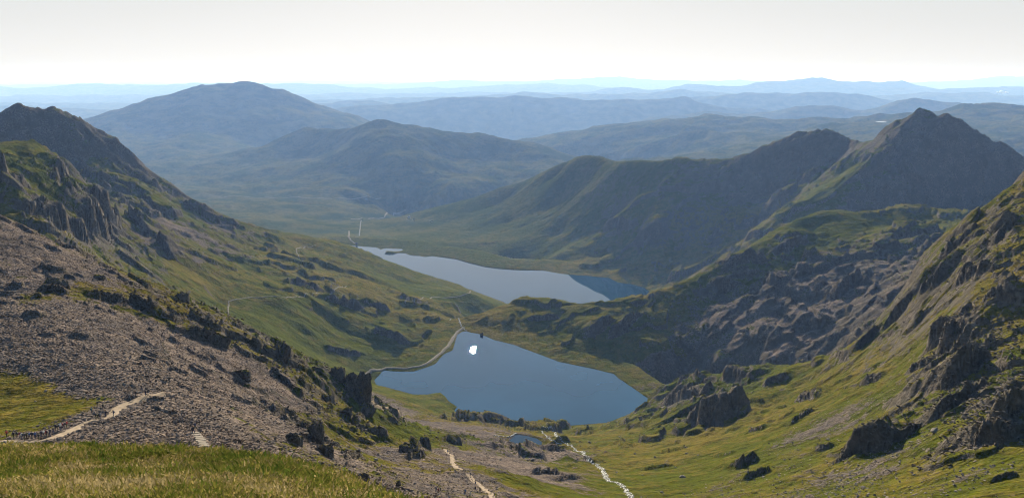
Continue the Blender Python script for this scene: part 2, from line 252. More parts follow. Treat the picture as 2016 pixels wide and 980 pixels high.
# ------------------------------------------------------------------ what covers the land: (u, v, rock, scree, dry)
COVER = [(50,500,.3,1,.5),(150,600,.3,1,.5),(50,650,.3,1,.5),(200,700,.35,1,.5),(300,650,.3,1,.5),(400,700,.3,1,.5),(480,720,.3,1,.5),(350,740,.4,1,.4),(200,760,.35,1,.5),(300,820,.3,1,.6),(420,860,.3,1,.6),(520,830,.3,.8,.6),(560,920,.2,.6,.6),(250,600,.3,.9,.5),(100,560,.3,.8,.7),(30,780,.1,0,.5),(90,800,.1,.1,.5),(-100,700,.2,.6,.5),
(120,590,.35,.2,.8),(190,575,.4,.2,.8),(300,625,.5,.3,.7),(420,645,.6,.3,.7),(620,900,.25,.5,.5),(700,890,.2,.4,.5),(760,850,.1,.1,.4),(760,800,.1,.9,.9),(830,800,.15,.1,.4),(500,690,.6,.3,.5),(545,690,.9,.1,.4),(690,770,.9,.1,.4),(600,850,.6,.5,.4),(650,740,.7,.2,.4),(700,840,.6,.3,.5),
(950,900,.1,.95,.9),(900,850,.2,.7,.8),(1000,920,.15,.9,.9),(1100,900,.5,.8,.5),(1060,960,.3,.3,.3),(1000,830,.8,.4,.5),(940,830,.7,.3,.5),(860,940,.25,.7,.7),(820,900,.2,.6,.7),(880,800,.2,.1,.3),
(1250,900,.12,.05,.5),(1300,950,.12,.1,.4),(1400,930,.12,.1,.45),(1450,880,.15,.05,.45),(1250,850,.2,.1,.6),(1650,720,.25,.3,.5),(1800,680,.25,.1,.45),(1750,760,.2,.3,.45),(1600,850,.15,.6,.4),(1700,800,.15,.65,.4),(1750,900,.15,.5,.4),(1500,930,.1,.4,.4),(1650,960,.1,.5,.4),(1400,770,.75,0,.2),(1350,830,.6,0,.3),(1450,760,.7,0,.2),(1350,790,.6,.1,.3),(1560,740,.3,.3,.4),
(1950,500,.55,0,.7),(1900,700,.6,0,.7),(1980,780,.75,0,.6),(1850,600,.4,0,.5),(1780,850,.55,.1,.4),(1980,850,.7,0,.6),(1900,950,.15,.35,.35),(2000,950,.15,.25,.4),(1800,560,.35,0,.5),(1950,600,.55,0,.8),(2000,420,.6,0,.7),
(1600,600,.75,.75,.5),(1500,600,.7,.75,.5),(1700,550,.8,.7,.4),(1400,650,.5,.8,.6),(1350,700,.4,.5,.6),(1550,680,.6,.85,.5),(1650,650,.7,.75,.4),(1450,560,.75,.6,.5),(1620,540,.6,.8,.5),(1600,440,.15,0,.3),(1650,475,.25,0,.35),(1550,490,.6,0,.4),(1800,430,.6,.1,.5),(1750,490,.8,.4,.4),(1690,450,.3,0,.4),(1480,500,.7,.1,.4),
(1000,630,.3,0,.8),(1100,650,.35,0,.5),(1150,620,.5,0,.4),(1250,640,.45,.1,.5),(1050,605,.5,0,.4),(1200,700,.3,0,.4),(960,615,.3,0,.8),
(600,640,.15,0,.25),(680,690,.2,0,.3),(620,560,.5,.1,.5),(750,600,.45,.1,.5),(820,640,.35,.1,.5),(860,590,.1,0,.15),(930,590,.1,0,.2),(500,540,.35,.1,.5),(400,560,.15,.1,.35),(450,500,.3,.6,.5),(350,450,.4,.8,.5),(400,430,.4,.8,.5),(300,380,.25,0,.5),(360,420,.2,.1,.35),(250,400,.8,.4,.4),(200,330,.2,.1,.5),(150,420,.5,0,.4),(60,320,.15,0,.4),(30,400,.4,0,.4),(100,450,.5,0,.4),(250,480,.5,0,.2),(330,500,.4,.7,.5),(550,650,.1,0,.2),(700,560,.35,.1,.6),(560,510,.3,.1,.5),
(100,250,1,.2,.4),(200,290,1,.2,.4),(280,360,1,.3,.5),(350,400,.8,.5,.5),(20,260,1,.2,.4),(430,440,.5,.6,.5),(560,480,.35,.3,.5),(650,490,.3,.1,.5),
(1850,300,1,.3,.3),(1750,350,1,.3,.3),(1500,330,1,.1,.2),(1650,300,1,.1,.2),(1950,350,1,.3,.3),(1400,350,.75,0,.2),(1650,365,.1,0,.3),(1690,395,.5,.9,.5),(1540,390,.5,0,.3),(1450,450,.5,.2,.8),(1500,435,.3,.1,.95),(1350,480,.45,.1,.7),(1200,450,.25,0,.3),(1100,400,.2,0,.35),(1000,420,.2,0,.15),(900,440,.2,0,.15),(1000,480,.2,0,.4),(1200,500,.3,0,.5),(1300,530,.4,.1,.5),(1250,345,.35,0,.3),(1160,320,.3,0,.3),
(740,450,.12,0,.25),(700,470,.12,0,.3),(600,420,.3,0,.25),(450,410,.3,0,.25),(300,250,.45,0,.4),(500,200,.5,0,.4),(600,350,.4,0,.3),(850,330,.5,0,.4),(800,255,.6,0,.4),(1000,300,.5,0,.4),(1400,255,.6,0,.3),(1900,240,.6,0,.4),(400,340,.35,0,.3),(680,300,.5,0,.4),(500,290,.4,0,.3),
(900,240,.3,0,.5),(1300,220,.3,0,.5),(1700,210,.3,0,.5),(200,200,.3,0,.5),(1000,170,.3,0,.5),(1700,165,.3,0,.5)]
CV = np.array([hit0(u, v) + (r, sc, d) for u, v, r, sc, d in COVER] + [(x, math.log(y), -.6, 0, .5) for x in (-.6, -.3, 0, .3) for y in (3, 8, 14, 22)])
gc = np.stack([gs, gl], -1)
ds = ((gc[..., None, 0] - CV[:, 0]) ** 2 + (gc[..., None, 1] - CV[:, 1]) ** 2 + .0012).astype(np.float32) ** -1.6
wsum = ds.sum(-1); CA = [np.einsum('ijk,k->ij', ds, CV[:, 2 + i].astype(np.float32)) / wsum for i in range(3)]
del ds
ROCK, SCREE, DRY = (coarse(SS, LG, A) for A in CA)

# ------------------------------------------------------------------ relief: gullies, crags, hummocks
QS = np.gradient(Q, CS, axis=1); QL = np.gradient(Q, CL, axis=0)
def blur(A, n=3):
    k = np.exp(-np.linspace(-1.5, 1.5, 2 * n + 1) ** 2); k /= k.sum()
    for ax in (0, 1): A = np.apply_along_axis(lambda c: np.convolve(np.pad(c, n, 'edge'), k, 'valid'), ax, A)
    return A
GX = blur(QS); GY = blur(QL + Q - gs * QS)
gx, gy = coarse(SS, LG, GX), coarse(SS, LG, GY)
st = np.sqrt(gx * gx + gy * gy) + 1e-6
dnx, dny = gx / st, gy / st; steep = np.clip(st / .8, 0, 1)
X, Y = XG, YG
def dist_poly(poly):
    "signed distance to a shore polygon, negative inside"
    d = np.full(X.shape, 1e9); ins = np.zeros(X.shape, bool)
    xs = [p[0] for p in poly]; ys = [p[1] for p in poly]
    sel = (X > min(xs) - 300) & (X < max(xs) + 300) & (Y > min(ys) - 300) & (Y < max(ys) + 300)
    x, y = X[sel], Y[sel]; dd = np.full(x.shape, 1e9); ii = np.zeros(x.shape, bool)
    for (x1, y1), (x2, y2) in zip(poly, poly[1:] + poly[:1]):
        t = np.clip(((x - x1) * (x2 - x1) + (y - y1) * (y2 - y1)) / ((x2 - x1) ** 2 + (y2 - y1) ** 2 + 1e-9), 0, 1)
        dd = np.minimum(dd, np.hypot(x - x1 - t * (x2 - x1), y - y1 - t * (y2 - y1)))
        c = (y1 > y) != (y2 > y); ii ^= c & (x < (x2 - x1) * (y - y1) / (y2 - y1 + 1e-12) + x1)
    d[sel] = np.where(ii, -dd, dd); return d
SDS = [(dist_poly(p), h) for p, h in ((glas, HG), (llyd, HL), (pond, HP))]
calm = np.ones(X.shape)
for d, h in SDS: calm *= sstep(0, 60 if h != HP else 8, d)
rough = np.clip(.34 + ROCK * 1.0 + .12 * SCREE, 0, 1.2)
CM_ = np.zeros(gs.shape)
for s_, l_, q_ in CREST: CM_[np.abs(CL - l_).argmin(), max(0, np.abs(CS - s_).argmin() - 1):np.abs(CS - s_).argmin() + 3] = 1
for _ in range(2): CM_ = blur(CM_, 6)
PROT = np.clip(coarse(SS, LG, CM_) * 3.2, 0, 1)
DZ = np.zeros(X.shape)
def masked(lam, lo, hi):
    "weight of a wavelength: fades out under the grid's reach and above what the survey already fixes"
    wgt = sstep(lo, lo * 2.2, lam / Y) * (1 - sstep(hi * .5, hi, lam / Y))
    return wgt, wgt > .01
wx, wy = X.copy(), Y.copy()
for lam in (700., 300., 130., 55., 24., 10.):
    g, m = masked(lam, .006, .15)
    if not m.any(): continue
    x, y = X[m], Y[m]
    off = perlin(x / lam / 1.7, y / lam / 1.7, 11) * .5
    v = gully(x / lam + off, y / lam - off, dnx[m] * .8, dny[m] * .8, int(lam))
    DZ[m] += v * lam * .05 * (1 - .5 * sstep(1800, 2500, Y[m])) * g[m] * np.clip(steep[m] * 1.25, 0, 1) * rough[m]
for k, lam in enumerate((900., 400., 180., 80., 36., 16., 7., 3.2, 1.5)):
    g, m = masked(lam, .003, .11)
    if not m.any(): continue
    x, y = X[m] + 31 * k, Y[m] - 57 * k
    a = perlin(x / lam, y / lam, 100 + k)
    sg = np.where(x > 31 * k, 1.0, -1.0); xr = .8 * x - sg * .6 * y; yr = sg * .6 * x + .8 * y
    rg = 1 - 2 * np.abs(perlin(xr / lam * 1.25 + .3 * a, yr / lam * .42, 200 + k)); rg *= sstep(0, 40, np.abs(X[m]))      # ridged, drawn out along the strata
    DZ[m] += (a * .045 + rg * .048 * np.clip(ROCK[m] * 1.3, 0, 1) * (1 - .6 * sstep(2600, 5000, Y[m]))) * lam * (1 + (.8 - .6 * sstep(450, 900, Y[m])) * (1 - sstep(.012, .05, lam / Y[m]))) * g[m] * (rough[m] + .14)
for k, lam in enumerate((300., 130., 56., 26., 12.)):                              # crags: sudden steps, steep face down the slope
    g, m = masked(lam, .006, .14)
    if not m.any(): continue
    rk = ROCK[m]
    ca, sa = math.cos(.5 + k), math.sin(.5 + k)
    x = (X[m] * ca + Y[m] * sa) / lam; y = (-X[m] * sa + Y[m] * ca) / lam / 1.6
    n_ = perlin(x, y, 300 + k) + .5 * perlin(x * 2.1, y * 2.1, 310 + k) + .25 * perlin(x * 4.3, y * 4.3, 320 + k)
    th = .75 - rk * .75
    DZ[m] += sstep(th, th + .11, n_) * lam * .13 * g[m] * sstep(.12, .5, rk) * (1 - PROT[m]) * (1 - .85 * sstep(2600, 5000, Y[m]))
LEDGES = [(1645,914,1748,888,60),(1745,888,1815,842,24),(1350,850,1425,841,46),(1420,841,1475,815,30),(1300,803,1385,790,24),(1325,772,1400,762,18),(1415,762,1465,757,26),(1500,762,1555,746,18),(1562,795,1608,786,22),(1555,838,1612,802,12),(1468,855,1505,848,12),(1452,922,1498,905,26),(1465,947,1525,925,18),(1900,888,1980,880,62),(1825,692,1885,694,58),(1835,834,1950,760,34),(1860,772,1965,705,60),(1690,758,1735,745,16),(1615,728,1672,715,12),(1738,645,1795,600,34),(1685,700,1742,630,24),(1795,606,1852,560,22),(1875,565,1945,540,26),(1925,645,1995,618,28),(1955,485,2012,440,28),(1845,525,1905,480,26),(1975,870,2030,850,60),(1780,740,1830,720,18),(1950,950,2010,935,14),(1600,890,1640,880,14),
 (600,872,650,866,22),(75,575,135,582,18),(180,588,265,605,20),(255,595,305,625,24),(375,662,455,690,20),(110,402,155,388,26),(180,470,245,468,60),(95,445,195,480,36),(25,372,65,388,22),(-20,405,35,384,26),(55,425,95,442,22),(300,470,340,520,18),(150,330,180,345,16),(240,420,290,470,24),
 (1435,545,1505,515,24),(1395,575,1455,566,16),(1525,510,1605,480,18),(1495,565,1565,600,20),(1160,672,1215,645,22),(1205,668,1265,630,22),(1033,632,1105,630,12),(1250,484,1305,470,24),(1180,466,1250,450,18),(1640,600,1700,560,26),(1560,660,1640,640,26),(560,560,640,575,16),(640,600,720,620,16),(730,660,800,680,18),(640,690,720,700,14),(780,590,840,600,12),
 (985,858,1070,905,10),(1050,930,1120,935,16),(1000,880,1030,900,8),(800,905,845,900,14),(870,870,930,882,14),(680,905,720,900,14),(1095,945,1150,945,12),(1260,930,1330,915,8),(1140,905,1170,912,8),(1290,895,1360,880,8),(1400,900,1450,890,8)]
for u1, v1, u2, v2, hp in LEDGES:                                   # rock faces standing out of the slope, the hill closing behind them
    a, b = hit0(u1, v1), hit0(u2, v2); Ya, Yb = math.exp(a[1]), math.exp(b[1]); A_, B_ = (a[0] * Ya, Ya), (b[0] * Yb, Yb)
    ex, ey = B_[0] - A_[0], B_[1] - A_[1]; L_ = math.hypot(ex, ey); ex /= L_; ey /= L_; nx, ny = -ey, ex
    if nx * A_[0] + ny * A_[1] < 0: nx, ny = -nx, -ny
    hh = hp * (Ya + Yb) / 2 / FPX * 1.05; m = (np.abs(X - (A_[0] + B_[0]) / 2) < L_ + 9 * hh) & (np.abs(Y - (A_[1] + B_[1]) / 2) < L_ + 9 * hh)
    x, y = X[m], Y[m]; n1 = perlin(x / hh / .9, y / hh / .9, hp) + .5 * perlin(x / hh * 2.6, y / hh * 2.6, hp + 1) + .3 * (1 - 2 * np.abs(perlin(x / hh * 5.5, y / hh * 5.5, hp + 2))) + .16 * perlin(x / hh * 12, y / hh * 12, hp + 3)
    al = ((x - A_[0]) * ex + (y - A_[1]) * ey) / L_; t_ = (x - A_[0]) * nx + (y - A_[1]) * ny + n1 * hh * .32
    w_ = .30 * hh; pf = sstep(0, w_, t_) * np.exp(-np.maximum(t_ - w_, 0) / (2.2 * hh)); tp = sstep(-.12, .22, al) * sstep(1.12, .70, al)
    DZ[m] += hh * pf * tp * (.85 + .3 * n1); ROCK[m] += .5 * tp * sstep(-.3 * hh, 0, t_) * sstep(1.0 * hh, .3 * hh, t_)
keep = sstep(math.log(30), math.log(70), LG)
DZ *= (1 + .35 * sstep(3000, 5000, Y)) * calm * (.15 + .85 * keep) * (1 - .9 * PROT * (1 - .65 * sstep(4500, 6000, Y)))
near = Y < 60
if near.any():
    x, y = X[near], Y[near]
    DZ[near] += (perlin(x / 3.1, y / 3.1, 5) * .07 + perlin(x / 1.1, y / 1.1, 6) * .05 + perlin(x / .4, y / .4, 8) * .025) * (1 - keep[near])
ZG = ZG + DZ
for d, h in SDS:
    sc = 1.0 if h != HP else .25
    ZG = np.where(d < 0, np.minimum(ZG, h - .6 - np.clip(-d * .12, 0, 12)), np.where(d < {HG: 40, HL: 120, HP: 5}[h], np.maximum(ZG, h + sc * np.minimum(.25 + d * .10, 9)), ZG))
ZG = ZG.astype(np.float64)
def hit(u, v, ymin=0):
    "world point of the ground seen at a pixel of the photograph"
    s, q = sq(u, v); s = float(s); q = float(q)
    fj = float(np.interp(s, SG, np.arange(NC))); j = min(int(fj), NC - 2); b = fj - j
    yc = YG[:, j] * (1 - b) + YG[:, j + 1] * b; zc = ZG[:, j] * (1 - b) + ZG[:, j + 1] * b
    qc = zc / yc; k = int(np.argmax((qc >= q) & (yc > ymin)))
    if k == 0: k = NR - 1
    a = min(1, max(0, (q - qc[k - 1]) / (qc[k] - qc[k - 1] + 1e-12))); y = yc[k - 1] + a * (yc[k] - yc[k - 1])
    return Vector((s * y, y, CAMZ + zc[k - 1] + a * (zc[k] - zc[k - 1])))
def ground(x, y):
    s = x / y; fj = float(np.interp(s, SG, np.arange(NC))); j = min(int(fj), NC - 2); b = fj - j
    yc = YG[:, j] * (1 - b) + YG[:, j + 1] * b; zc = ZG[:, j] * (1 - b) + ZG[:, j + 1] * b
    return CAMZ + float(np.interp(y, yc, zc))

# ------------------------------------------------------------------ materials
def newmat(name):
    m = bpy.data.materials.new(name); m.use_nodes = True; nt = m.node_tree
    return m, nt, nt.nodes['Principled BSDF']
class NT:
    def __init__(s, nt): s.nt = nt
    def n(s, t, **k):
        o = s.nt.nodes.new(t)
        for a, v in k.items(): setattr(o, a, v)
        return o
    def set(s, sock, v):
        if hasattr(v, 'is_output') or isinstance(v, bpy.types.NodeSocket): s.nt.links.new(v, sock)
        else: sock.default_value = v
    def math(s, op, a, b=None, c=None, clamp=False):
        o = s.n('ShaderNodeMath', operation=op, use_clamp=clamp); s.set(o.inputs[0], a)
        if b is not None: s.set(o.inputs[1], b)
        if c is not None: s.set(o.inputs[2], c)
        return o.outputs[0]
    def noise(s, vec, scale, detail=3, rough=.55, dist=0):
        o = s.n('ShaderNodeTexNoise'); s.set(o.inputs['Vector'], vec); o.inputs['Scale'].default_value = scale
        o.inputs['Detail'].default_value = detail; o.inputs['Roughness'].default_value = rough; o.inputs['Distortion'].default_value = dist
        return o.outputs['Fac']
    def voro(s, vec, scale, out='Color'):
        o = s.n('ShaderNodeTexVoronoi'); s.set(o.inputs['Vector'], vec); o.inputs['Scale'].default_value = scale; return o.outputs[out]
    def ramp(s, x, a, b):
        o = s.n('ShaderNodeMapRange', interpolation_type='SMOOTHSTEP'); s.set(o.inputs[0], x); s.set(o.inputs[1], a); s.set(o.inputs[2], b); return o.outputs[0]
    def mix(s, f, a, b):
        o = s.n('ShaderNodeMix', data_type='RGBA'); s.set(o.inputs[0], f)
        for i, v in ((6, a), (7, b)): s.set(o.inputs[i], v if not isinstance(v, tuple) else v + (1,) * (4 - len(v)))
        return o.outputs[2]
    def attr(s, nm): o = s.n('ShaderNodeAttribute'); o.attribute_name = nm; return o.outputs['Fac']
def land_material():
    m, nt, bs = newmat('hillside'); t = NT(nt)
    pos = t.n('ShaderNodeNewGeometry').outputs['Position']; nz = t.n('ShaderNodeSeparateXYZ')
    nt.links.new(t.n('ShaderNodeNewGeometry').outputs['Normal'], nz.inputs[0]); nz = nz.outputs[2]
    A, B, C, D = t.noise(pos, .006, 4), t.noise(pos, .05, 4, .6), t.noise(pos, .35, 4, .65), t.noise(pos, 2.6, 3, .6)
    rock, scree, dry = t.attr('rock'), t.attr('scree'), t.attr('dry')
    slope = t.math('MULTIPLY', t.math('SUBTRACT', .80, nz), 1.6)
    rsum = t.math('ADD', t.math('MULTIPLY', rock, 1.0), slope)
    rsum = t.math('ADD', rsum, t.math('MULTIPLY', t.math('SUBTRACT', A, .5), .5))
    rsum = t.math('ADD', rsum, t.math('MULTIPLY', t.math('SUBTRACT', B, .5), 1.1))
    rsum = t.math('ADD', rsum, t.math('MULTIPLY', t.math('SUBTRACT', C, .5), 1.0))
    rmask = t.ramp(rsum, .52, .68)
    ssum = t.math('ADD', scree, t.math('ADD', t.math('MULTIPLY', t.math('SUBTRACT', B, .5), 1.3), t.math('MULTIPLY', t.math('SUBTRACT', C, .5), .9)))
    smask = t.ramp(ssum, .45, .60)
    dsum = t.math('ADD', dry, t.math('ADD', t.math('MULTIPLY', t.math('SUBTRACT', A, .5), .9), t.math('MULTIPLY', t.math('SUBTRACT', B, .5), 1.4)))
    dsum = t.math('ADD', dsum, t.math('MULTIPLY', t.math('SUBTRACT', C, .5), 1.1))
    grass = t.mix(t.ramp(dsum, .2, .8), (.074, .084, .010), (.160, .118, .028))
    grass = t.mix(t.ramp(D, .3, .75), grass, t.mix(.6, grass, (.035, .04, .008)))
    v1 = t.voro(pos, .55); v2 = t.voro(pos, 1.7)
    sv = t.n('ShaderNodeSeparateColor'); nt.links.new(v1, sv.inputs[0]); sv2 = t.n('ShaderNodeSeparateColor'); nt.links.new(v2, sv2.inputs[0])
    vv = t.math('ADD', t.math('MULTIPLY', sv.outputs[0], .6), t.math('MULTIPLY', sv2.outputs[0], .4))
    stone = t.mix(vv, (.066, .053, .045), (.225, .178, .148))
    stone = t.mix(t.ramp(B, .4, .65), stone, t.mix(vv, (.055, .047, .043), (.15, .126, .112)))
    rk = t.mix(t.ramp(C, .3, .7), (.046, .040, .035), (.150, .128, .105))
    rk = t.mix(t.ramp(B, .35, .7), rk, (.075, .066, .05))
    sp = t.math('ADD', t.math('MULTIPLY', t.noise(pos, .14, 3, .7), 1.1), t.math('MULTIPLY', t.noise(pos, .9, 3, .7), 1.1))
    grass = t.mix(t.ramp(sp, .78, 1.22), t.mix(.62, grass, (.02, .022, .006)), grass)
    col = t.mix(smask, grass, stone); col = t.mix(rmask, col, rk)
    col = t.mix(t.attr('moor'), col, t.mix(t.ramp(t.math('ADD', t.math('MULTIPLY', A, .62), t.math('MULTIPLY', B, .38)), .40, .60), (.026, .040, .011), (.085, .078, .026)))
    nt.links.new(col, bs.inputs['Base Color'])
    bs.inputs['Diffuse Roughness'].default_value = 0.25; bs.inputs['Roughness'].default_value = .9; bs.inputs['Specular IOR Level'].default_value = 0
    hgt = t.math('ADD', t.math('ADD', t.math('MULTIPLY', B, 7.0), t.math('MULTIPLY', C, 1.5)), t.math('MULTIPLY', D, .3))
    hgt = t.math('ADD', hgt, t.math('MULTIPLY', t.math('MULTIPLY', smask, t.voro(pos, 1.2, 'Distance')), .8))
    bp = t.n('ShaderNodeBump'); bp.inputs['Strength'].default_value = 1.0; bp.inputs['Distance'].default_value = 1.0
    nt.links.new(hgt, bp.inputs['Height']); nt.links.new(bp.outputs[0], bs.inputs['Normal'])
    return m
LAND = land_material()
def water_material(name, col):
    m, nt, bs = newmat(name); t = NT(nt)
    bs.inputs['Roughness'].default_value = .002; bs.inputs['IOR'].default_value = 1.33
    pos = t.n('ShaderNodeNewGeometry').outputs['Position']
    nt.links.new(t.mix(t.ramp(t.noise(pos, .008, 3), .3, .7), tuple(c * .85 for c in col), tuple(c * 1.1 for c in col)), bs.inputs['Base Color'])
    bp = t.n('ShaderNodeBump'); bp.inputs['Strength'].default_value = 1.0; bp.inputs['Distance'].default_value = 1.0
    gxy = level([(932, 688)], HG)[0]; dv = t.n('ShaderNodeVectorMath', operation='DISTANCE'); nt.links.new(pos, dv.inputs[0]); dv.inputs[1].default_value = (gxy[0], gxy[1], CAMZ + HG)
    ruffle = t.ramp(t.math('ADD', dv.outputs['Value'], t.math('MULTIPLY', t.noise(pos, .12, 2), 26.0)), 22.0, 13.0)        # a cat's paw of wind on the calm water
    w_ = t.math('MULTIPLY', t.noise(pos, .2, 0), t.math('ADD', t.math('MULTIPLY', ruffle, .2), .001))
    nt.links.new(w_, bp.inputs['Height']); nt.links.new(bp.outputs[0], bs.inputs['Normal'])
    return m
WATER = water_material('lake_water', (.008, .045, .098)); PEATY = water_material('peaty_water', (.006, .028, .058))

# ------------------------------------------------------------------ ground sheet cut along the backs of the ridges
def bound(L):
    x = [float(sq(u, 500)[0]) for u, _ in L]; y = [math.log(v) for _, v in L]
    return np.interp(SG, x, y)
BND = [bound([(0, 45)]),
 bound([(-500, 620), (0, 500), (345, 520), (600, 540), (730, 580), (745, 900), (800, 1080), (870, 1040), (930, 930), (1280, 960), (1400, 990), (1577, 860), (1736, 760), (2016, 740), (2500, 900)]),
 bound([(-500, 1800), (0, 2050), (280, 2150), (640, 2500), (760, 2450), (985, 2250), (1035, 1750), (1345, 1700), (1700, 1780), (2500, 1750)]),
 bound([(-500, 4000), (400, 4900), (800, 4900), (850, 4500), (1160, 4200), (1400, 3700), (1650, 3100), (1860, 2700), (2500, 2500)]),
 bound([(-500, 10800), (1000, 10800), (2500, 10800)]), bound([(0, 13400)]), bound([(0, 15800)]), bound([(0, 18600)]), bound([(0, 23000)]), bound([(0, 29000)]), bound([(0, 36500)]), bound([(0, 48000)])]
idx = np.arange(NR * NC).reshape(NR, NC)
F = np.stack([idx[:-1, :-1], idx[:-1, 1:], idx[1:, 1:], idx[1:, :-1]], -1)
lc = (LG[:-1, :-1] + LG[1:, 1:]) / 2; sc_ = np.broadcast_to((SG[:-1] + SG[1:])[None] / 2, lc.shape)
zone = sum((lc > b[None, :-1]).astype(int) for b in BND)
sub = np.zeros_like(zone)
split = lambda u: float(sq(u, 560)[0])
sub[(zone == 2) & (sc_ > split(925))] = 1
sub[(zone == 3) & (sc_ > split(1000))] = 0
jb = np.interp(SG[:-1], [split(u) for u in (-500, 540, 600, 760, 2500)], [math.log(x) for x in (12000, 12000, 7600, 7300, 7300)])
sub[(zone == 4) & (lc < jb[None])] = 1
sub[(zone == 4) & (sc_ > split(1050))] = 2
ALLV = np.stack([X, Y, ZG + CAMZ], -1).reshape(-1, 3)
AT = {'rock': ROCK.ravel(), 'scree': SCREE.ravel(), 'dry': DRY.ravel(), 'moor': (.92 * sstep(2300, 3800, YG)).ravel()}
LANDS = {(0, 0): ('ground', 'grassy knoll with yellow and green turf at the viewpoint', 'ground'),
 (1, 0): ('terrain', 'scree and grass slopes falling from the viewpoint to the near lake', 'slope'),
 (2, 0): ('mountain', 'dark pinnacled peak with long grassy arm running down to the far lake', 'mountain'),
 (2, 1): ('hill', 'grey rocky spur rising to the right between the two lakes', 'hill'),
 (3, 0): ('mountain', 'twin-topped dark mountain in shadow above the far lake with its long ridge', 'mountain'),
 (4, 0): ('mountain', 'broad blue pyramid mountain rising alone behind the valley', 'mountain'),
 (4, 1): ('hill', 'rugged brown hill in front of the blue pyramid mountain', 'hill'),
 (4, 2): ('hill', 'long blue moorland ridge just behind the twin-topped dark mountain', 'hill')}
FARL = ['low blue hills with mist at their feet just beyond the moorland ridge', 'blue hill with a level top in the middle of the misty ranges', 'third line of hazy blue hills beyond the moorland', 'pale blue line of low hills in the mist', 'blue peaks with a notched top on the right of the skyline', 'faint pale hills half lost in the haze', 'long blue skyline ridge at the edge of sight', 'faintest hilltops showing above the bright haze']
OBJ = {}
for z in range(int(zone.max()) + 1):
    for k in range(3):
        f = F[(zone == z) & (sub == k)]
        if not len(f): continue
        nm, lb, ct = LANDS.get((z, k)) or ('hills', FARL[min(z - 5, 7)], 'hills')
        u, inv = np.unique(f, return_inverse=True)
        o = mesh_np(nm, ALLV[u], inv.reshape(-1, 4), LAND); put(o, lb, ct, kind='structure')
        for a, d in AT.items(): fattr(o, a, d[u])
        OBJ[(z, k)] = o
def poly_sheet(name, poly, z, mat, grow=1.5):
    bm = bmesh.new(); cx = sum(p[0] for p in poly) / len(poly); cy = sum(p[1] for p in poly) / len(poly)
    n_ = len(poly); V = []
    for i, (x, y) in enumerate(poly):
        (xa, ya), (xb, yb) = poly[i - 1], poly[(i + 1) % n_]; tx, ty = xb - xa, yb - ya; L = math.hypot(tx, ty) + 1e-9
        V.append(bm.verts.new((x - ty / L * 0, y, z)))
    f = bm.faces.new(V); bmesh.ops.triangulate(bm, faces=[f]); bmesh.ops.recalc_face_normals(bm, faces=bm.faces)
    if sum(f.normal.z for f in bm.faces) < 0: bmesh.ops.reverse_faces(bm, faces=bm.faces)
    me = bpy.data.meshes.new(name); bm.to_mesh(me); bm.free(); me.materials.append(mat)
    o = bpy.data.objects.new(name, me); COL.objects.link(o); return o
put(poly_sheet('lake', glas, CAMZ + HG, WATER), 'near blue mountain lake with bright sun glint below the scree', 'lake', kind='structure')
put(poly_sheet('lake', llyd, CAMZ + HL, PEATY), 'long pale lake farther down the valley behind the rocky rib', 'lake', kind='structure')
put(poly_sheet('pond', pond, CAMZ + HP, PEATY), 'small grey pool beside the white stream', 'pond', kind='structure')

# ------------------------------------------------------------------ paths, streams, far water
def simple(name, col, rough=.9, var=.35, scale=2.0, spec=.1):
    m, nt, bs = newmat(name); t = NT(nt); pos = t.n('ShaderNodeNewGeometry').outputs['Position']
    c2 = tuple(c * (1 - var) for c in col)
    nt.links.new(t.mix(t.ramp(t.noise(pos, scale, 4, .65), .3, .7), c2, col), bs.inputs['Base Color'])
    bs.inputs['Roughness'].default_value = rough; bs.inputs['Specular IOR Level'].default_value = 0; return m
def strip(name, L, width, mat, label, lift=.1, kind='structure', wob=.25, cat='path', ymin=40, step=None):
    W3 = [hit(u, v, ymin) for u, v in L]; R = []
    for a, b in zip(W3[:-1], W3[1:]):
        d = math.hypot(b.x - a.x, b.y - a.y); n_ = max(1, int(d / (step or max(1.0, width * .5)))); R += [a.lerp(b, k / n_) for k in range(n_)]
    R.append(W3[-1]); V = []; Fq = []; m_ = 5
    for i, p in enumerate(R):
        a, b = R[max(0, i - 2)], R[min(len(R) - 1, i + 2)]; tx, ty = b.x - a.x, b.y - a.y; l_ = math.hypot(tx, ty) + 1e-6; nx, ny = -ty / l_, tx / l_
        wdt = width * (1 + wob * math.sin(i * 1.7) * math.sin(i * .37 + 1)) ; sh = wob * width * .5 * math.sin(i * .61)
        for k in range(m_):
            o_ = (k / (m_ - 1) - .5) * wdt + sh; x, y = p.x + nx * o_, p.y + ny * o_
            V.append((x, y, ground(x, y) + lift - (.6 * lift + .25 if k in (0, m_ - 1) else 0)))
        if i:
            for k in range(m_ - 1):
                q = (i - 1) * m_ + k; Fq.append((q, q + 1, q + 1 + m_, q + m_))
    o = mesh_np(name, V, Fq, mat); put(o, label, cat, kind=kind); return o
PATHM = simple('trodden_stone', (.24, .195, .15), var=.3, scale=.9)
TRACK = simple('pale_track', (.17, .155, .125), var=.25, scale=.3)
ZIGP = [(-60,872),(0,869),(40,869),(80,867),(105,862),(130,850),(160,837),(190,826),(215,819),(232,806),(250,794),(275,784),(305,778),(326,776)]
strip('footpath', ZIGP, 3.2, PATHM, 'pale stone path zigzagging across the scree with a queue of walkers', lift=.12)
strip('footpath', [(876,884),(890,897),(892,910),(899,920),(909,926)], 2.6, PATHM, 'short pale stretch of path above the bare brown slope', lift=.2)
strip('footpath', [(922,933),(935,947),(950,958),(965,970),(990,995)], 2.4, PATHM, 'pale stony path coming up at the bottom beside the brown slope', lift=.2)
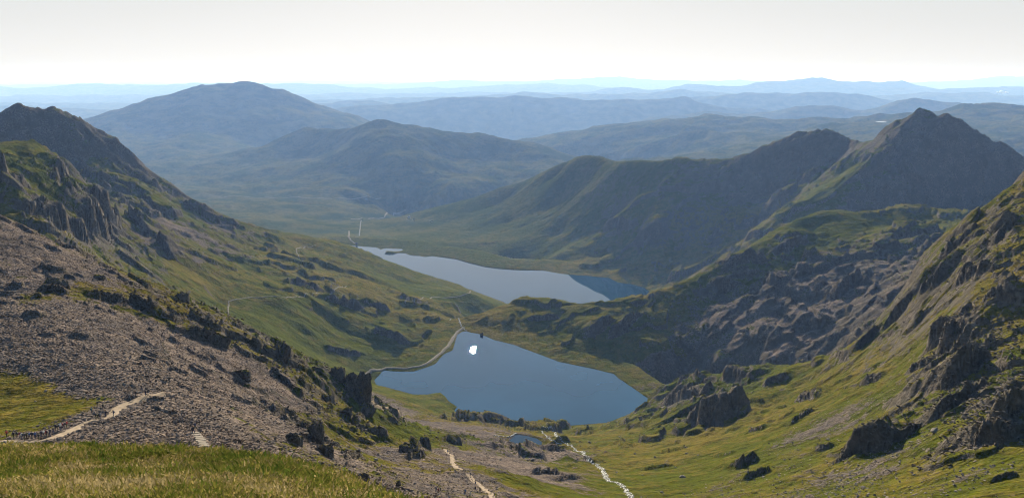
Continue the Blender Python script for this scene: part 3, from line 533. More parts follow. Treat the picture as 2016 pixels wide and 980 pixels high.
strip('causeway', [(706,752),(712,740),(730,729),(760,724),(800,725),(826,721),(845,713),(870,693),(884,679),(892,665),(902,652),(913,644)], 5.5, simple('causeway_stone', (.17, .155, .13), var=.3, scale=.4), 'pale stone track curving along the left shore of the near lake', lift=.8, wob=.1)
strip('footpath', [(797,596),(830,588),(850,585),(880,586),(905,583),(923,577),(926,572)], 3.0, TRACK, 'pale track across the green slope above the far lake', lift=.7, wob=.08)
strip('footpath', [(420,606),(450,593),(490,585),(560,586),(600,581),(625,576),(655,570),(682,563)], 1.8, TRACK, 'thin path crossing the hillside below the pinnacled peak', lift=.5)
strip('footpath', [(622,483),(600,486),(582,490),(588,505),(598,521)], 2.4, TRACK, 'short bent path on the grassy arm below the pinnacled peak', lift=.7)
strip('footpath', [(726,770),(745,785),(740,800),(765,806),(790,815),(800,830)], 6.0, simple('worn_ground', (.20, .165, .125), var=.4, scale=.3), 'worn pale ground where paths meet above the near lake', lift=.25, wob=.6)
strip('pipeline', [(711,434),(709,450),(707,465)], 5, simple('pipe_paint', (.15, .155, .155), var=.1), 'white pipeline running straight down the valley floor', lift=2.0, kind=None, wob=0, cat='pipeline')
strip('road', [(687,455),(686,466),(690,473),(699,480)], 7, TRACK, 'pale access road bending down to the far end of the lake', lift=1.5, wob=.05, cat='road')
strip('road', [(690,432),(730,430),(757,428),(775,420),(800,413)], 8, TRACK, 'pale valley road beyond the far lake', lift=1.5, wob=.05, cat='road')
strip('road', [(430,389),(520,389),(600,390),(680,391),(750,390)], 9, TRACK, 'thin line of road crossing the foot of the blue pyramid mountain', lift=2, wob=.05, cat='road')
def foam():
    m, nt, bs = newmat('white_water'); t = NT(nt); pos = t.n('ShaderNodeNewGeometry').outputs['Position']
    n_ = t.ramp(t.noise(pos, .9, 4, .7), .47, .6)
    nt.links.new(t.mix(n_, (.05, .05, .045), (.42, .43, .43)), bs.inputs['Base Color']); bs.inputs['Roughness'].default_value = 1.0; bs.inputs['Specular IOR Level'].default_value = 0
    return m
FOAM = foam()
strip('stream', [(1065,845),(1090,849),(1097,860),(1107,867),(1119,875),(1131,882),(1146,888),(1156,899),(1163,908),(1175,913),(1188,926),(1193,941),(1202,948),(1217,949),(1227,958),(1237,970),(1244,980),(1270,1010)], 2.5, FOAM, 'white tumbling stream running up from bottom centre to the near lake', lift=.35, wob=.45, cat='stream', step=.9)
strip('stream', [(1066,848),(1074,856),(1084,866),(1094,871),(1106,873)], 1.5, FOAM, 'thin side branch of the white stream on bare rock', lift=.35, wob=.4, cat='stream', step=.9)
strip('stream', [(972,856),(985,858),(1000,860),(1012,855),(1018,853)], 2.2, FOAM, 'short white rill running into the small grey pool', lift=.35, wob=.5, cat='stream', step=.9)
strip('stream', [(886,630),(896,626),(905,634),(908,642),(919,652)], 2.2, FOAM, 'white water at the outlet of the near lake', lift=.5, wob=.5, cat='stream', step=1.2)
for u, v, w_, lb in ((1204,189.5,15,'tiny bright strip of water among the farthest misty hills'), (1425,204,12,'left of three bright slivers of water in the misty valley'), (1447,203,9,'middle of three bright slivers of water in the misty valley'), (1470,204,7,'right of three bright slivers of water in the misty valley'), (1560,217,6,'small bright pool below the hazy grey hill'), (1735,246,16,'bright sliver of water just left of the twin tops')):
    p = hit(u, v, 3000); r = w_ * p.y / FPX / 2
    o = mesh_np('pond', [(p.x + r * math.cos(a) * (1 + .15 * math.sin(3 * a)), p.y + r * 2.2 * math.sin(a) , p.z + 22) for a in np.linspace(0, 2 * math.pi, 24, endpoint=False)], [list(range(24))], WATER); put(o, lb, 'pond', kind='structure')

# ------------------------------------------------------------------ loose stone, boulders, outcrops
def hull(seed, flat=.55, n_=13):
    r = random.Random(seed); bm = bmesh.new()
    for _ in range(n_):
        v = Vector((r.gauss(0, 1), r.gauss(0, 1), r.gauss(0, 1))).normalized(); bm.verts.new((v.x * .5, v.y * .5 * r.uniform(.75, 1), v.z * .5 * flat))
    bmesh.ops.convex_hull(bm, input=bm.verts); bmesh.ops.delete(bm, geom=[v for v in bm.verts if not v.link_faces], context='VERTS')
    bmesh.ops.triangulate(bm, faces=bm.faces); bm.verts.index_update()
    V = np.array([v.co[:] for v in bm.verts]); Ft = np.array([[v.index for v in f.verts] for f in bm.faces]); bm.free(); return V, Ft
HULLS = [hull(i, .35 + .06 * (i % 6), 10) for i in range(10)]
def stone_mat(name, lo, hi, lichen=.0):
    m, nt, bs = newmat(name); t = NT(nt); pos = t.n('ShaderNodeNewGeometry').outputs['Position']
    f = t.math('ADD', t.math('MULTIPLY', t.attr('tone'), .7), t.math('MULTIPLY', t.noise(pos, 4, 3), .3))
    c = t.mix(f, lo, hi)
    nt.links.new(c, bs.inputs['Base Color']); bs.inputs['Roughness'].default_value = .85; bs.inputs['Specular IOR Level'].default_value = 0; return m
SCREEM = stone_mat('broken_stone', (.066, .052, .044), (.23, .18, .147))
def scatter(name, wsel, n_, smin, smax, mat, label, seed, cat='scree'):
    r = np.random.default_rng(seed); pw = wsel.ravel(); pw = pw / pw.sum(); ids = r.choice(pw.size, n_, p=pw)
    vx = ALLV[ids] + np.c_[r.normal(0, .6, n_), r.normal(0, .6, n_), np.zeros(n_)]
    vx = vx[~(((vx[:, 1] < 50)))]
    bad = near_path(vx, ZIGP, 1.9) | near_path(vx, [(384, 852), (405, 884)], 1.2); vx = vx[~bad]; n_ = len(vx)
    VV = []; FF = []; TT = []; base = 0
    for k in range(n_):
        hv, hf = HULLS[k % 10]; sz = smin * (smax / smin) ** (r.random() ** 1.8)
        a = r.random() * 6.283; tl = r.normal(0, .3); ca, sa = math.cos(a), math.sin(a); ct, st_ = math.cos(tl), math.sin(tl)
        Rm = np.array([[ca, -sa, 0], [sa, ca, 0], [0, 0, 1]]) @ np.array([[ct, 0, st_], [0, 1, 0], [-st_, 0, ct]])
        VV.append((hv * sz) @ Rm.T + vx[k] + [0, 0, sz * .1]); FF.append(hf + base); base += len(hv); TT.append(np.full(len(hv), r.random()))
    o = mesh_np(name, np.concatenate(VV), np.concatenate(FF), mat, smooth=False); fattr(o, 'tone', np.concatenate(TT)); put(o, label, cat, kind='stuff'); return o
def near_path(v3, L, r_):
    P3 = [hit(u, v, 60) for u, v in L]; d = np.full(len(v3), 1e9)
    for a, b in zip(P3[:-1], P3[1:]):
        e = np.array([b.x - a.x, b.y - a.y]); t = np.clip(((v3[:, 0] - a.x) * e[0] + (v3[:, 1] - a.y) * e[1]) / (e @ e + 1e-9), 0, 1); d = np.minimum(d, np.hypot(v3[:, 0] - a.x - t * e[0], v3[:, 1] - a.y - t * e[1]))
    return d < r_
vg = np.gradient(np.maximum.accumulate(ZG / YG, 0), axis=0) > 0
left = (SG[None] < -.02 + 0 * YG)
wscr = np.clip(SCREE - .3, 0, 1) * vg * (YG > 95) * (YG < 560) * left
scatter('scree', wscr, 46000, .2, 1.15, SCREEM, 'pinkish grey scree covering the slope under the zigzag path', 3)
wscr = np.clip(SCREE - .25, 0, 1) * vg * (YG > 140) * (YG < 620) * ~left * (SG[None] > .15)
scatter('scree', wscr, 9000, .25, 1.3, stone_mat('slope_stone', (.05, .047, .045), (.26, .225, .20)), 'grey stones strewn down the grassy slope on the right', 4)
wscr = np.clip(ROCK - .35, 0, .6) * vg * (YG > 120) * (YG < 1000)
scatter('rubble', wscr, 15000, .4, 2.4, stone_mat('rubble_stone', (.032, .028, .025), (.15, .128, .105)), 'broken rock fallen round the foot of the crags', 6, 'rubble')
def outcrop_mat():
    m, nt, bs = newmat('outcrop_rock'); t = NT(nt); g = t.n('ShaderNodeNewGeometry'); pos = g.outputs['Position']
    sx = t.n('ShaderNodeSeparateXYZ'); nt.links.new(g.outputs['Normal'], sx.inputs[0])
    A, B = t.noise(pos, .45, 4, .65), t.noise(pos, 2.2, 4, .6)
    rk = t.mix(t.ramp(A, .3, .7), (.030, .028, .027), (.095, .085, .075)); rk = t.mix(t.ramp(B, .5, .7), rk, (.12, .108, .095))
    gr = t.mix(A, (.055, .062, .006), (.095, .07, .014))
    top = t.ramp(t.math('ADD', sx.outputs[2], t.math('MULTIPLY', t.math('SUBTRACT', A, .5), 1.2)), .74, .88)
    nt.links.new(t.mix(top, rk, gr), bs.inputs['Base Color']); bs.inputs['Roughness'].default_value = .85; bs.inputs['Specular IOR Level'].default_value = 0
    bp = t.n('ShaderNodeBump'); bp.inputs['Strength'].default_value = .6; bp.inputs['Distance'].default_value = .5; nt.links.new(B, bp.inputs['Height']); nt.links.new(bp.outputs[0], bs.inputs['Normal'])
    return m
OUTM = outcrop_mat()
DARKM = stone_mat('dark_crag', (.022, .020, .019), (.085, .076, .066))
def crag_mesh(name, w_, d_, h_, seed, mat, sub=4):
    bm = bmesh.new(); bmesh.ops.create_icosphere(bm, subdivisions=sub, radius=1)
    V = np.array([v.co[:] for v in bm.verts]); Ft = np.array([[v.index for v in f.verts] for f in bm.faces]); bm.free()
    r = np.random.default_rng(seed)
    for _ in range(16):                                             # cleave flat faces off the lump
        nrm = r.normal(0, 1, 3); nrm[2] *= .6; nrm /= np.linalg.norm(nrm); c = r.uniform(.55, .9); d = V @ nrm; ov = np.maximum(d - c, 0); V = V - ov[:, None] * nrm * .92
    for k, f in enumerate((1.6, 3.3, 7., 14.)):
        nz = perlin(V[:, 0] * f + V[:, 2] * 1.3 * f + seed, V[:, 1] * f - V[:, 2] * .7 * f, seed + k); rg = 1 - 2 * np.abs(nz)
        V = V * (1 + (.11 / (1 + k * .7) * rg)[:, None])
    V[:, 2] = np.where(V[:, 2] < 0, V[:, 2] * .8, V[:, 2])
    V = V * np.array([w_ / 2, d_ / 2, h_]); V[:, 2] = np.minimum(V[:, 2], h_ * (.92 + .30 * perlin(V[:, 0] / w_ * 4.3, V[:, 1] / w_ * 4.3, seed) + .12 * perlin(V[:, 0] / w_ * 11, V[:, 1] / w_ * 11, seed + 1)) - .46 * (V[:, 1] + d_ * .28))
    o = mesh_np(name, V, Ft, mat, smooth=False); o.data.set_sharp_from_angle(angle=.5); return o
OUT = [(350,588,34,22,'dark rock knob on the crest of the scree slope'),(545,706,52,42,'large dark blocky outcrop on the scree crest, left of the near lake'),(520,690,40,20,'mossy flat-topped outcrop just left of the large blocky one'),(692,785,66,66,'biggest dark cliff at the lower end of the scree crest, above the lake bay'),(660,745,44,30,'grass-topped rock just above the biggest dark cliff'),(715,815,40,26,'dark rocky foot of the biggest cliff'),(605,858,62,38,'jagged dark outcrop in the middle of the scree'),(575,870,36,26,'tilted slabs at the left side of the jagged outcrop'),(630,890,46,26,'rock under the jagged outcrop in the scree'),(675,815,40,18,'rock band between the scree and the biggest cliff'),(640,790,36,18,'broken rock on the scree crest'),(470,740,40,18,'low dark outcrop in the middle of the scree'),(430,672,44,18,'mossy rock band high on the scree'),(400,655,34,16,'dark ledge high on the scree beside the mossy band'),(320,625,40,14,'long low ledge in the upper scree'),(95,560,46,20,'dark grassy ledge at the upper left of the scree'),(190,548,26,10,'small ledge on the upper scree crest'),
 (665,938,56,22,'dark rock just beyond the grassy knoll'),(618,925,40,22,'brown boulder at the edge of the grassy knoll'),(712,945,26,18,'rock at the end of the grassy knoll'),(800,890,44,20,'dark rock on the grass left of the white rocks'),(835,880,30,24,'rock standing above the white rocks'),(888,872,40,22,'rock with a dark hollow beside the meeting paths'),(965,826,46,12,'bare rock lip in front of the near lake'),(1025,838,34,10,'low slab on the shore left of the stream'),(782,958,12,16,'pointed rock alone on the grass below the brown slope'),
 (1395,838,82,48,'great dark rounded crag on the right of the near lake'),(1440,822,44,34,'rough crag joined to the right of the great dark one'),(1372,790,50,20,'mossy rock above the great dark crag'),(1432,752,44,20,'dark rock at the edge of the green slope right of the lake'),(1500,748,36,16,'rock hummock on the lip of the green slope'),(1555,752,34,14,'small rock on the lip of the green slope'),(1330,800,40,20,'rough mossy rock near the right tip of the lake'),(1580,788,36,20,'dark rock half way down the green slope'),(1590,815,44,14,'leaning slab below the rock half way down'),(1485,850,26,12,'low rock on the green slope right of the great crag'),(1690,908,120,44,'long dark shaded cliff low on the right slope'),(1632,912,36,26,'dark boulder at the left end of the long shaded cliff'),(1770,862,60,24,'rock rising from the right end of the long shaded cliff'),(1482,918,34,20,'broken rocks low on the green slope'),(1500,940,50,16,'lower end of the broken rocks on the green slope'),(1645,720,30,14,'rock on the upper edge of the green slope'),(1720,745,30,12,'small rock in the upper green slope'),(1960,860,80,70,'ribbed brown cliff near the bottom right corner'),(1900,700,70,60,'big dark buttress on the right-hand slope'),(1985,740,60,70,'shaded buttress at the right edge')]
for k, (u, v, w_, h_, lb) in enumerate(OUT):
    if u > 1290: continue
    p = hit(u, v, 60); sc2 = p.y / FPX
    o = crag_mesh('rock_outcrop', w_ * sc2 * 1.02, w_ * sc2 * 1.3, h_ * sc2 * 1.1, 40 + k, OUTM if u < 1000 else DARKM, 5 if w_ > 45 else 4)
    o.location = (p.x, p.y + w_ * sc2 * .5, min(p.z, ground(p.x, p.y + w_ * sc2 * .5) + h_ * sc2 * .25) - h_ * sc2 * (.3 if u < 900 else .6)); o.rotation_euler = (0, .1, .5 * math.sin(k * 2.4)); fattr(o, 'tone', np.clip(.45 + .5 * RNG.normal(0, 1, len(o.data.vertices)), 0, 1)); put(o, lb, 'rock outcrop', 'rock outcrops on the slopes')
BLD = [(1344,940,16,'largest loose grey boulder on the green slope right of the stream'),(1303,969,11,'pale boulder near the bottom edge right of the stream'),(1352,893,9,''),(1374,896,6,''),(1250,893,7,''),(1290,900,8,''),(1214,930,7,''),(1630,865,9,'pale flat boulder above the long shaded cliff'),(1840,850,22,'pale fallen slab in the gully on the right slope'),(1350,880,6,''),(1450,905,6,''),(1390,960,7,''),(1420,940,6,''),(1560,830,9,''),(1545,905,7,''),(1800,935,10,''),(1745,925,8,''),(1870,920,9,''),(1655,945,8,''),(1700,960,9,''),(740,905,12,'pale grey boulder on the grass below the scree'),(720,860,7,''),(655,905,9,''),(156,817,9,'pale round boulder beside the upper path'),(10,873,16,'pale flat boulder at the left end of the walkers path'),(245,757,9,''),(305,817,10,''),(490,755,8,''),(90,770,8,''),(70,790,6,''),(455,800,8,''),(530,870,10,''),(560,905,9,''),(1220,860,6,''),(1160,870,7,''),(1075,925,9,''),(1048,905,10,''),(985,905,7,''),(1330,920,6,''),(1265,935,5,'')]
proto = []
for i in range(4):
    hv, hf = hull(90 + i, .6, 22); o = mesh_np('boulder', hv, hf, None, smooth=False); o.data.materials.append(stone_mat('boulder_stone', (.11, .10, .09), (.24, .215, .19))); fattr(o, 'tone', np.full(len(hv), .3 + .2 * i)); proto.append(o)
for k, (u, v, w_, lb) in enumerate(BLD):
    o = proto[k] if k < 4 else proto[k % 4].copy()
    if k >= 4: COL.objects.link(o)
    p = hit(u, v, 60); w3 = w_ * p.y / FPX; o.location = (p.x, p.y, p.z + w3 * .12); o.scale = (w3, w3 * .9, w3 * .9); o.rotation_euler = (.2, .1, k * 1.3)
    side = 'grey boulder lying loose on the green slope right of the stream' if u > 1120 else 'grey boulder lying loose on the stony slope left of the stream'
    put(o, lb or side, 'boulder', 'boulders on the right slope' if u > 1120 else 'boulders on the left slope')
STEP = stone_mat('step_stone', (.20, .175, .145), (.36, .31, .25))
for k in range(8):
    u, v = 384 + k * 2.1 + (3 if k > 1 else 0), 853 + k * 3.7; p = hit(u, v, 60)
    bm = bmesh.new(); bmesh.ops.create_cube(bm, size=1); rr = random.Random(k)
    for vv in bm.verts: vv.co = Vector((vv.co.x * 1.5 + rr.uniform(-.1, .1), vv.co.y * .6 + rr.uniform(-.08, .08), vv.co.z * .24 + rr.uniform(-.02, .02)))
    bmesh.ops.bevel(bm, geom=bm.edges[:], offset=.03, segments=1, affect='EDGES'); me = bpy.data.meshes.new('stone_step'); bm.to_mesh(me); bm.free(); me.materials.append(STEP)
    o = bpy.data.objects.new('stone_step', me); COL.objects.link(o); fattr(o, 'tone', np.full(len(me.vertices), .4 + .08 * (k % 5))); o.location = (p.x, p.y, p.z + .12); o.rotation_euler = (0, 0, .15 * math.sin(k * 2))
    put(o, 'pale stone step below the two walkers on the scree', 'stone step', 'stone steps climbing the scree')

# ------------------------------------------------------------------ turf on the knoll
def turf():
    r = np.random.default_rng(12); wt = (YG < 31) * vg * (np.abs(SG[None]) < .68); wt = wt.ravel().astype(float) * (YG.ravel() > 4)
    n_ = 46000; ids = r.choice(wt.size, n_, p=wt / wt.sum()); b = ALLV[ids] + np.c_[r.normal(0, .05, n_) , r.normal(0, .08, n_), np.zeros(n_)]
    clump = perlin(b[:, 0] / 1.3, b[:, 1] / 1.3, 77) + .6 * perlin(b[:, 0] / .5, b[:, 1] / .5, 78)
    V = []; T = []; pc = hit(275, 958, 1); bare = np.exp(-((b[:, 0] - pc.x) ** 2 + (b[:, 1] - pc.y) ** 2) / 1.6) + .5 * sstep(.2, .7, perlin(b[:, 0] / .9, b[:, 1] / .9, 91)); keepb = r.random(n_) > .55 * bare; b = b[keepb]; clump = clump[keepb]; bare = bare[keepb]; n_ = len(b)
    for k in range(4):
        a = r.random(n_) * 6.283; ln = (.04 + .085 * r.random(n_)) * (1 + .55 * np.clip(clump, -.6, 1)); ln = ln * np.clip(b[:, 1] / 12, .55, 1.15); wd = .006 + .010 * r.random(n_)
        wd = wd * np.clip(b[:, 1] / 12, .6, 1.7); lean = .35 + .75 * r.random(n_)
        o2 = np.c_[r.normal(0, .04, n_), r.normal(0, .04, n_)]
        bx, by, bz = b[:, 0] + o2[:, 0], b[:, 1] + o2[:, 1], b[:, 2] - .015
        dx, dy = np.cos(a), np.sin(a)
        for f, w2 in ((0, 1), (.5, .8), (1, .12)):
            cx, cy, cz = bx + dx * ln * lean * f * f, by + dy * ln * lean * f * f, bz + ln * f * (1 - .25 * f)
            V.append(np.stack([np.c_[cx - dy * wd * w2, cy + dx * wd * w2, cz], np.c_[cx + dy * wd * w2, cy - dx * wd * w2, cz]], 1))
        T.append(np.clip(.53 + .42 * clump - .55 * bare + r.normal(0, .22, n_), 0, 1))
    VV = np.concatenate([np.concatenate(V[3 * k:3 * k + 3], 1) for k in range(4)]); TT = np.repeat(np.concatenate(T), 6)
    i0 = np.arange(len(VV))[:, None] * 6; Ff = np.concatenate([i0 + np.array([[0, 1, 3, 2]]), i0 + np.array([[2, 3, 5, 4]])])
    m, nt, bs = newmat('turf_blades'); t = NT(nt)
    cr = t.n('ShaderNodeValToRGB'); nt.links.new(t.attr('tone'), cr.inputs[0]); e = cr.color_ramp.elements
    e[0].position, e[0].color = 0, (.30, .24, .125, 1); e[1].position, e[1].color = 1, (.062, .098, .016, 1)
    for p_, c in ((.25, (.235, .18, .065)), (.45, (.16, .142, .032)), (.7, (.105, .122, .020))): x = e.new(p_); x.color = c + (1,)
    nt.links.new(cr.outputs[0], bs.inputs['Base Color']); bs.inputs['Roughness'].default_value = .7; bs.inputs['Specular IOR Level'].default_value = 0
    tr = t.n('ShaderNodeBsdfTranslucent'); nt.links.new(cr.outputs[0], tr.inputs[0]); ms = t.n('ShaderNodeMixShader'); ms.inputs[0].default_value = .35
    nt.links.new(bs.outputs[0], ms.inputs[1]); nt.links.new(tr.outputs[0], ms.inputs[2]); nt.links.new(ms.outputs[0], nt.nodes['Material Output'].inputs[0])
    o = mesh_np('grass', VV.reshape(-1, 3), Ff, m); fattr(o, 'tone', TT); put(o, 'short yellow-green mountain grass on the knoll at the viewpoint', 'grass', kind='stuff')
turf()

# ------------------------------------------------------------------ walkers
def flat(name, c, rough=.8):
    m, nt, bs = newmat(name); bs.inputs['Base Color'].default_value = tuple(c) + (1,); bs.inputs['Roughness'].default_value = rough; return m
SKIN, BOOT = flat('skin', (.45, .27, .19)), flat('boot_leather', (.05, .035, .025)); EYE = flat('eye', (.02, .015, .01)); HAIR = flat('hair', (.05, .03, .018)); PACK0 = flat('pack_cloth', (.03, .03, .035))
CLOTH = {'red': (.35, .03, .03), 'navy': (.02, .03, .08), 'black': (.015, .015, .017), 'white': (.6, .6, .58), 'blue': (.05, .12, .32), 'grey': (.16, .16, .16), 'maroon': (.16, .02, .04), 'olive': (.08, .08, .03), 'teal': (.03, .16, .17)}
CM = {k: flat(k + '_cloth', v) for k, v in CLOTH.items()}
def person_meshes(pose):
    st_, ar = {'stride': (.30, .35), 'stand': (.06, .12), 'climb': (.22, .5)}[pose]; lift = .16 if pose == 'climb' else 0
    J = {'pel': (0, 0, .93, .125), 'wst': (0, .01, 1.10, .115), 'chs': (0, .03, 1.30, .145), 'nck': (0, .04, 1.47, .058), 'jaw': (0, .06, 1.555, .075), 'hed': (0, .06, 1.63, .092), 'crn': (0, .05, 1.70, .065)}
    E = [('pel', 'wst'), ('wst', 'chs'), ('chs', 'nck'), ('nck', 'jaw'), ('jaw', 'hed'), ('hed', 'crn')]
    for s_, n_ in ((-1, 'l'), (1, 'r')):
        f = st_ * s_; up = lift if s_ > 0 else 0
        J.update({'hip' + n_: (.10 * s_, 0, .86, .095), 'kne' + n_: (.105 * s_, f * .62 + .05 + up * .5, .49 + up, .062), 'cal' + n_: (.105 * s_, f * .8, .34 + up, .056), 'ank' + n_: (.105 * s_, f, .09 + up, .042), 'toe' + n_: (.12 * s_, f + .17, .045 + up, .036)})
        E += [('pel', 'hip' + n_), ('hip' + n_, 'kne' + n_), ('kne' + n_, 'cal' + n_), ('cal' + n_, 'ank' + n_), ('ank' + n_, 'toe' + n_)]
        J.update({'sho' + n_: (.185 * s_, .03, 1.40, .066), 'elb' + n_: (.245 * s_, .02 - ar * s_ * .5, 1.13, .046), 'wri' + n_: (.25 * s_, .12 - ar * s_ * .8, .90, .033), 'plm' + n_: (.25 * s_, .14 - ar * s_ * .85, .83, .034)})
        E += [('chs', 'sho' + n_), ('sho' + n_, 'elb' + n_), ('elb' + n_, 'wri' + n_), ('wri' + n_, 'plm' + n_)]
    names = list(J); me = bpy.data.meshes.new('person'); me.from_pydata([J[k][:3] for k in names], [(names.index(a), names.index(b)) for a, b in E], [])
    o = bpy.data.objects.new('person', me); COL.objects.link(o); md = o.modifiers.new('skin', 'SKIN'); md.use_smooth_shade = True
    for k, n_ in enumerate(names):
        sv = me.skin_vertices[0].data[k]; sv.radius = (J[n_][3], J[n_][3]); sv.use_root = (n_ == 'pel')
    o.modifiers.new('sub', 'SUBSURF').levels = 1
    dg = bpy.context.evaluated_depsgraph_get(); m2 = bpy.data.meshes.new_from_object(o.evaluated_get(dg)); bpy.data.objects.remove(o)
    bm = bmesh.new(); bm.from_mesh(m2)
    for f in bm.faces:
        c = f.calc_center_median(); zz = c.z; arm = abs(c.x) > .205
        low = min(J['ankl'][2], J['ankr'][2]) if c.x < 0 else J['ankr'][2]
        f.material_index = 3 if zz < low + .06 else 2 if (zz < .97 and not arm) else (0 if (zz > 1.49 or (arm and zz < .91)) else 1)
    def tube(a, b, r0, r1, mi):
        a, b = Vector(a), Vector(b); q = (b - a).to_track_quat('Z', 'Y'); R0 = [bm.verts.new(a + q @ Vector((math.cos(t) * r0, math.sin(t) * r0, 0))) for t in (0, 1.26, 2.51, 3.77, 5.03)]; R1 = [bm.verts.new(b + q @ Vector((math.cos(t) * r1, math.sin(t) * r1, 0))) for t in (0, 1.26, 2.51, 3.77, 5.03)]
        for i in range(5): bm.faces.new((R0[i], R0[(i + 1) % 5], R1[(i + 1) % 5], R1[i])).material_index = mi
        bm.faces.new(R1).material_index = mi
    for s_, n_ in ((-1, 'l'), (1, 'r')):
        x, y, z, _ = J['plm' + n_]
        for i, ln in enumerate((.062, .072, .067, .052)):
            yy = y + .030 - .020 * i; m_ = (x - .004 * s_, yy + .006, z - .02 - ln * .55); tube((x, yy, z + .01), m_, .011, .009, 0); tube(m_, (x - .02 * s_, yy + .010, z - .02 - ln), .009, .007, 0)
        tube((x, y + .03, z + .035), (x - .015 * s_, y + .062, z - .012), .012, .009, 0)
        tube((.088 * s_, .05, 1.60), (.102 * s_, .045, 1.655), .012, .014, 0)
        tube((.034 * s_, .13, 1.635), (.034 * s_, .150, 1.635), .013, .010, 4)
    tube((0, .135, 1.632), (0, .172, 1.595), .012, .016, 0); tube((-.025, .138, 1.563), (.025, .138, 1.563), .008, .008, 4)
    bm.to_mesh(m2); bm.free(); m2.name = 'person'
    bm = bmesh.new(); bmesh.ops.create_uvsphere(bm, u_segments=12, v_segments=8, radius=.112); bmesh.ops.delete(bm, geom=[v for v in bm.verts if v.co.z < -.03 and v.co.y > -.04], context='VERTS')
    for v in bm.verts: v.co = Vector((v.co.x * .95, v.co.y + .035, v.co.z * 1.05 + 1.665))
    hm = bpy.data.meshes.new('hair'); bm.to_mesh(hm); bm.free(); hm.materials.append(HAIR)
    bm = bmesh.new(); bmesh.ops.create_cube(bm, size=1)
    for v in bm.verts: v.co = Vector((v.co.x * .32 * (.8 if v.co.z > 0 else 1), v.co.y * .22 - .20, v.co.z * .5 + 1.26))
    bmesh.ops.bevel(bm, geom=bm.edges[:], offset=.06, segments=2, affect='EDGES'); pm = bpy.data.meshes.new('backpack'); bm.to_mesh(pm); bm.free(); pm.materials.append(PACK0)
    return m2, hm, pm
PM = {p: person_meshes(p) for p in ('stride', 'stand', 'climb')}
for m2, hm, pm in PM.values():
    for x in (SKIN, CM['grey'], CM['black'], BOOT, EYE): m2.materials.append(x)
    for a in (m2, hm, pm): a.polygons.foreach_set('use_smooth', [True] * len(a.polygons))
ZIG = [(14,861,'red'),(27,863,'navy'),(33,862,'grey'),(40,864,'maroon'),(44,866,'white'),(49,866,'black'),(54,865,'olive'),(59,864,'blue'),(64,865,'navy'),(70,864,'blue'),(77,867,'black'),(82,862,'navy'),(87,860,'white'),(92,861,'maroon'),(99,858,'grey'),(106,854,'black'),(110,848,'navy'),(114,848,'black'),(119,847,'white'),(124,845,'red'),(128,844,'maroon'),(132,842,'red'),(189,826,'black'),(193,826,'olive'),(198,825,'grey'),(209,821,'navy'),(224,820,'black'),(256,786,'grey'),(268,781,'black'),(287,779,'navy'),(292,777,'black')]
LOW = [(849,860,'grey'),(853,867,'white'),(866,876,'maroon'),(871,885,'red'),(881,891,'blue'),(894,897,'black'),(926,937,'black'),(936,955,'navy'),(936,966,'black'),(949,955,'black'),(945,969,'olive'),(973,979,'black'),(859,968,'navy'),(863,971,'maroon'),(867,969,'black'),(916,973,'blue'),(926,978,'white'),(767,810,'white'),(738,799,'grey'),(902,832,'red')]
OFFP = [(381,855,'black','walker in black on the stone steps, nearer of the pair'),(385,847,'navy','walker in dark blue at the top of the stone steps, upper of the pair'),(204,806,'olive','walker standing alone on the scree above the path'),(181,814,'teal','walker in pale teal above the bend of the path'),(279,769,'black','walker in black highest on the scree above the end of the path')]
ORD = 'first second third fourth fifth sixth seventh eighth ninth tenth eleventh twelfth thirteenth fourteenth fifteenth sixteenth seventeenth eighteenth nineteenth twentieth'.split()
ORD += ['twenty-' + x for x in ORD[:9]] + ['thirtieth', 'thirty-first']
def walker(k, u, v, c, lb, grp, face):
    pose = ('stride', 'stand', 'climb', 'stride')[k % 4]; m2, hm, pm = PM[pose]; r = random.Random(k * 3 + 1)
    o = bpy.data.objects.new('person', m2); COL.objects.link(o); p = hit(u, v, 60); o.location = (p.x, p.y, p.z - .02); o.rotation_euler = (0, 0, face + r.uniform(-.4, .4)); s_ = r.uniform(.94, 1.06); o.scale = (s_, s_, s_)
    for i, mt in ((1, CM[c]), (2, CM[r.choice(['black', 'navy', 'grey', 'olive'])])): o.material_slots[i].link = 'OBJECT'; o.material_slots[i].material = mt
    put(o, lb, 'person', grp)
    h = bpy.data.objects.new('hair', hm); COL.objects.link(h); h.parent = o
    if k % 3: b = bpy.data.objects.new('backpack', pm); COL.objects.link(b); b.parent = o
for k, (u, v, c) in enumerate(ZIG): walker(k, u, v, c, 'walker in %s top on the zigzag path, %s from the left' % (c, ORD[k]), 'walkers queuing on the zigzag path', 1.4)
for k, (u, v, c, lb) in enumerate(OFFP): walker(k + 50, u, v, c, lb, 'walkers on the scree', -.5)
for k, (u, v, c) in enumerate(sorted(LOW)): walker(k + 80, u, v, c, 'walker in %s top on the path below the brown slope, %s from the left' % (c, ORD[k]), 'walkers on the lower path', 2.6)

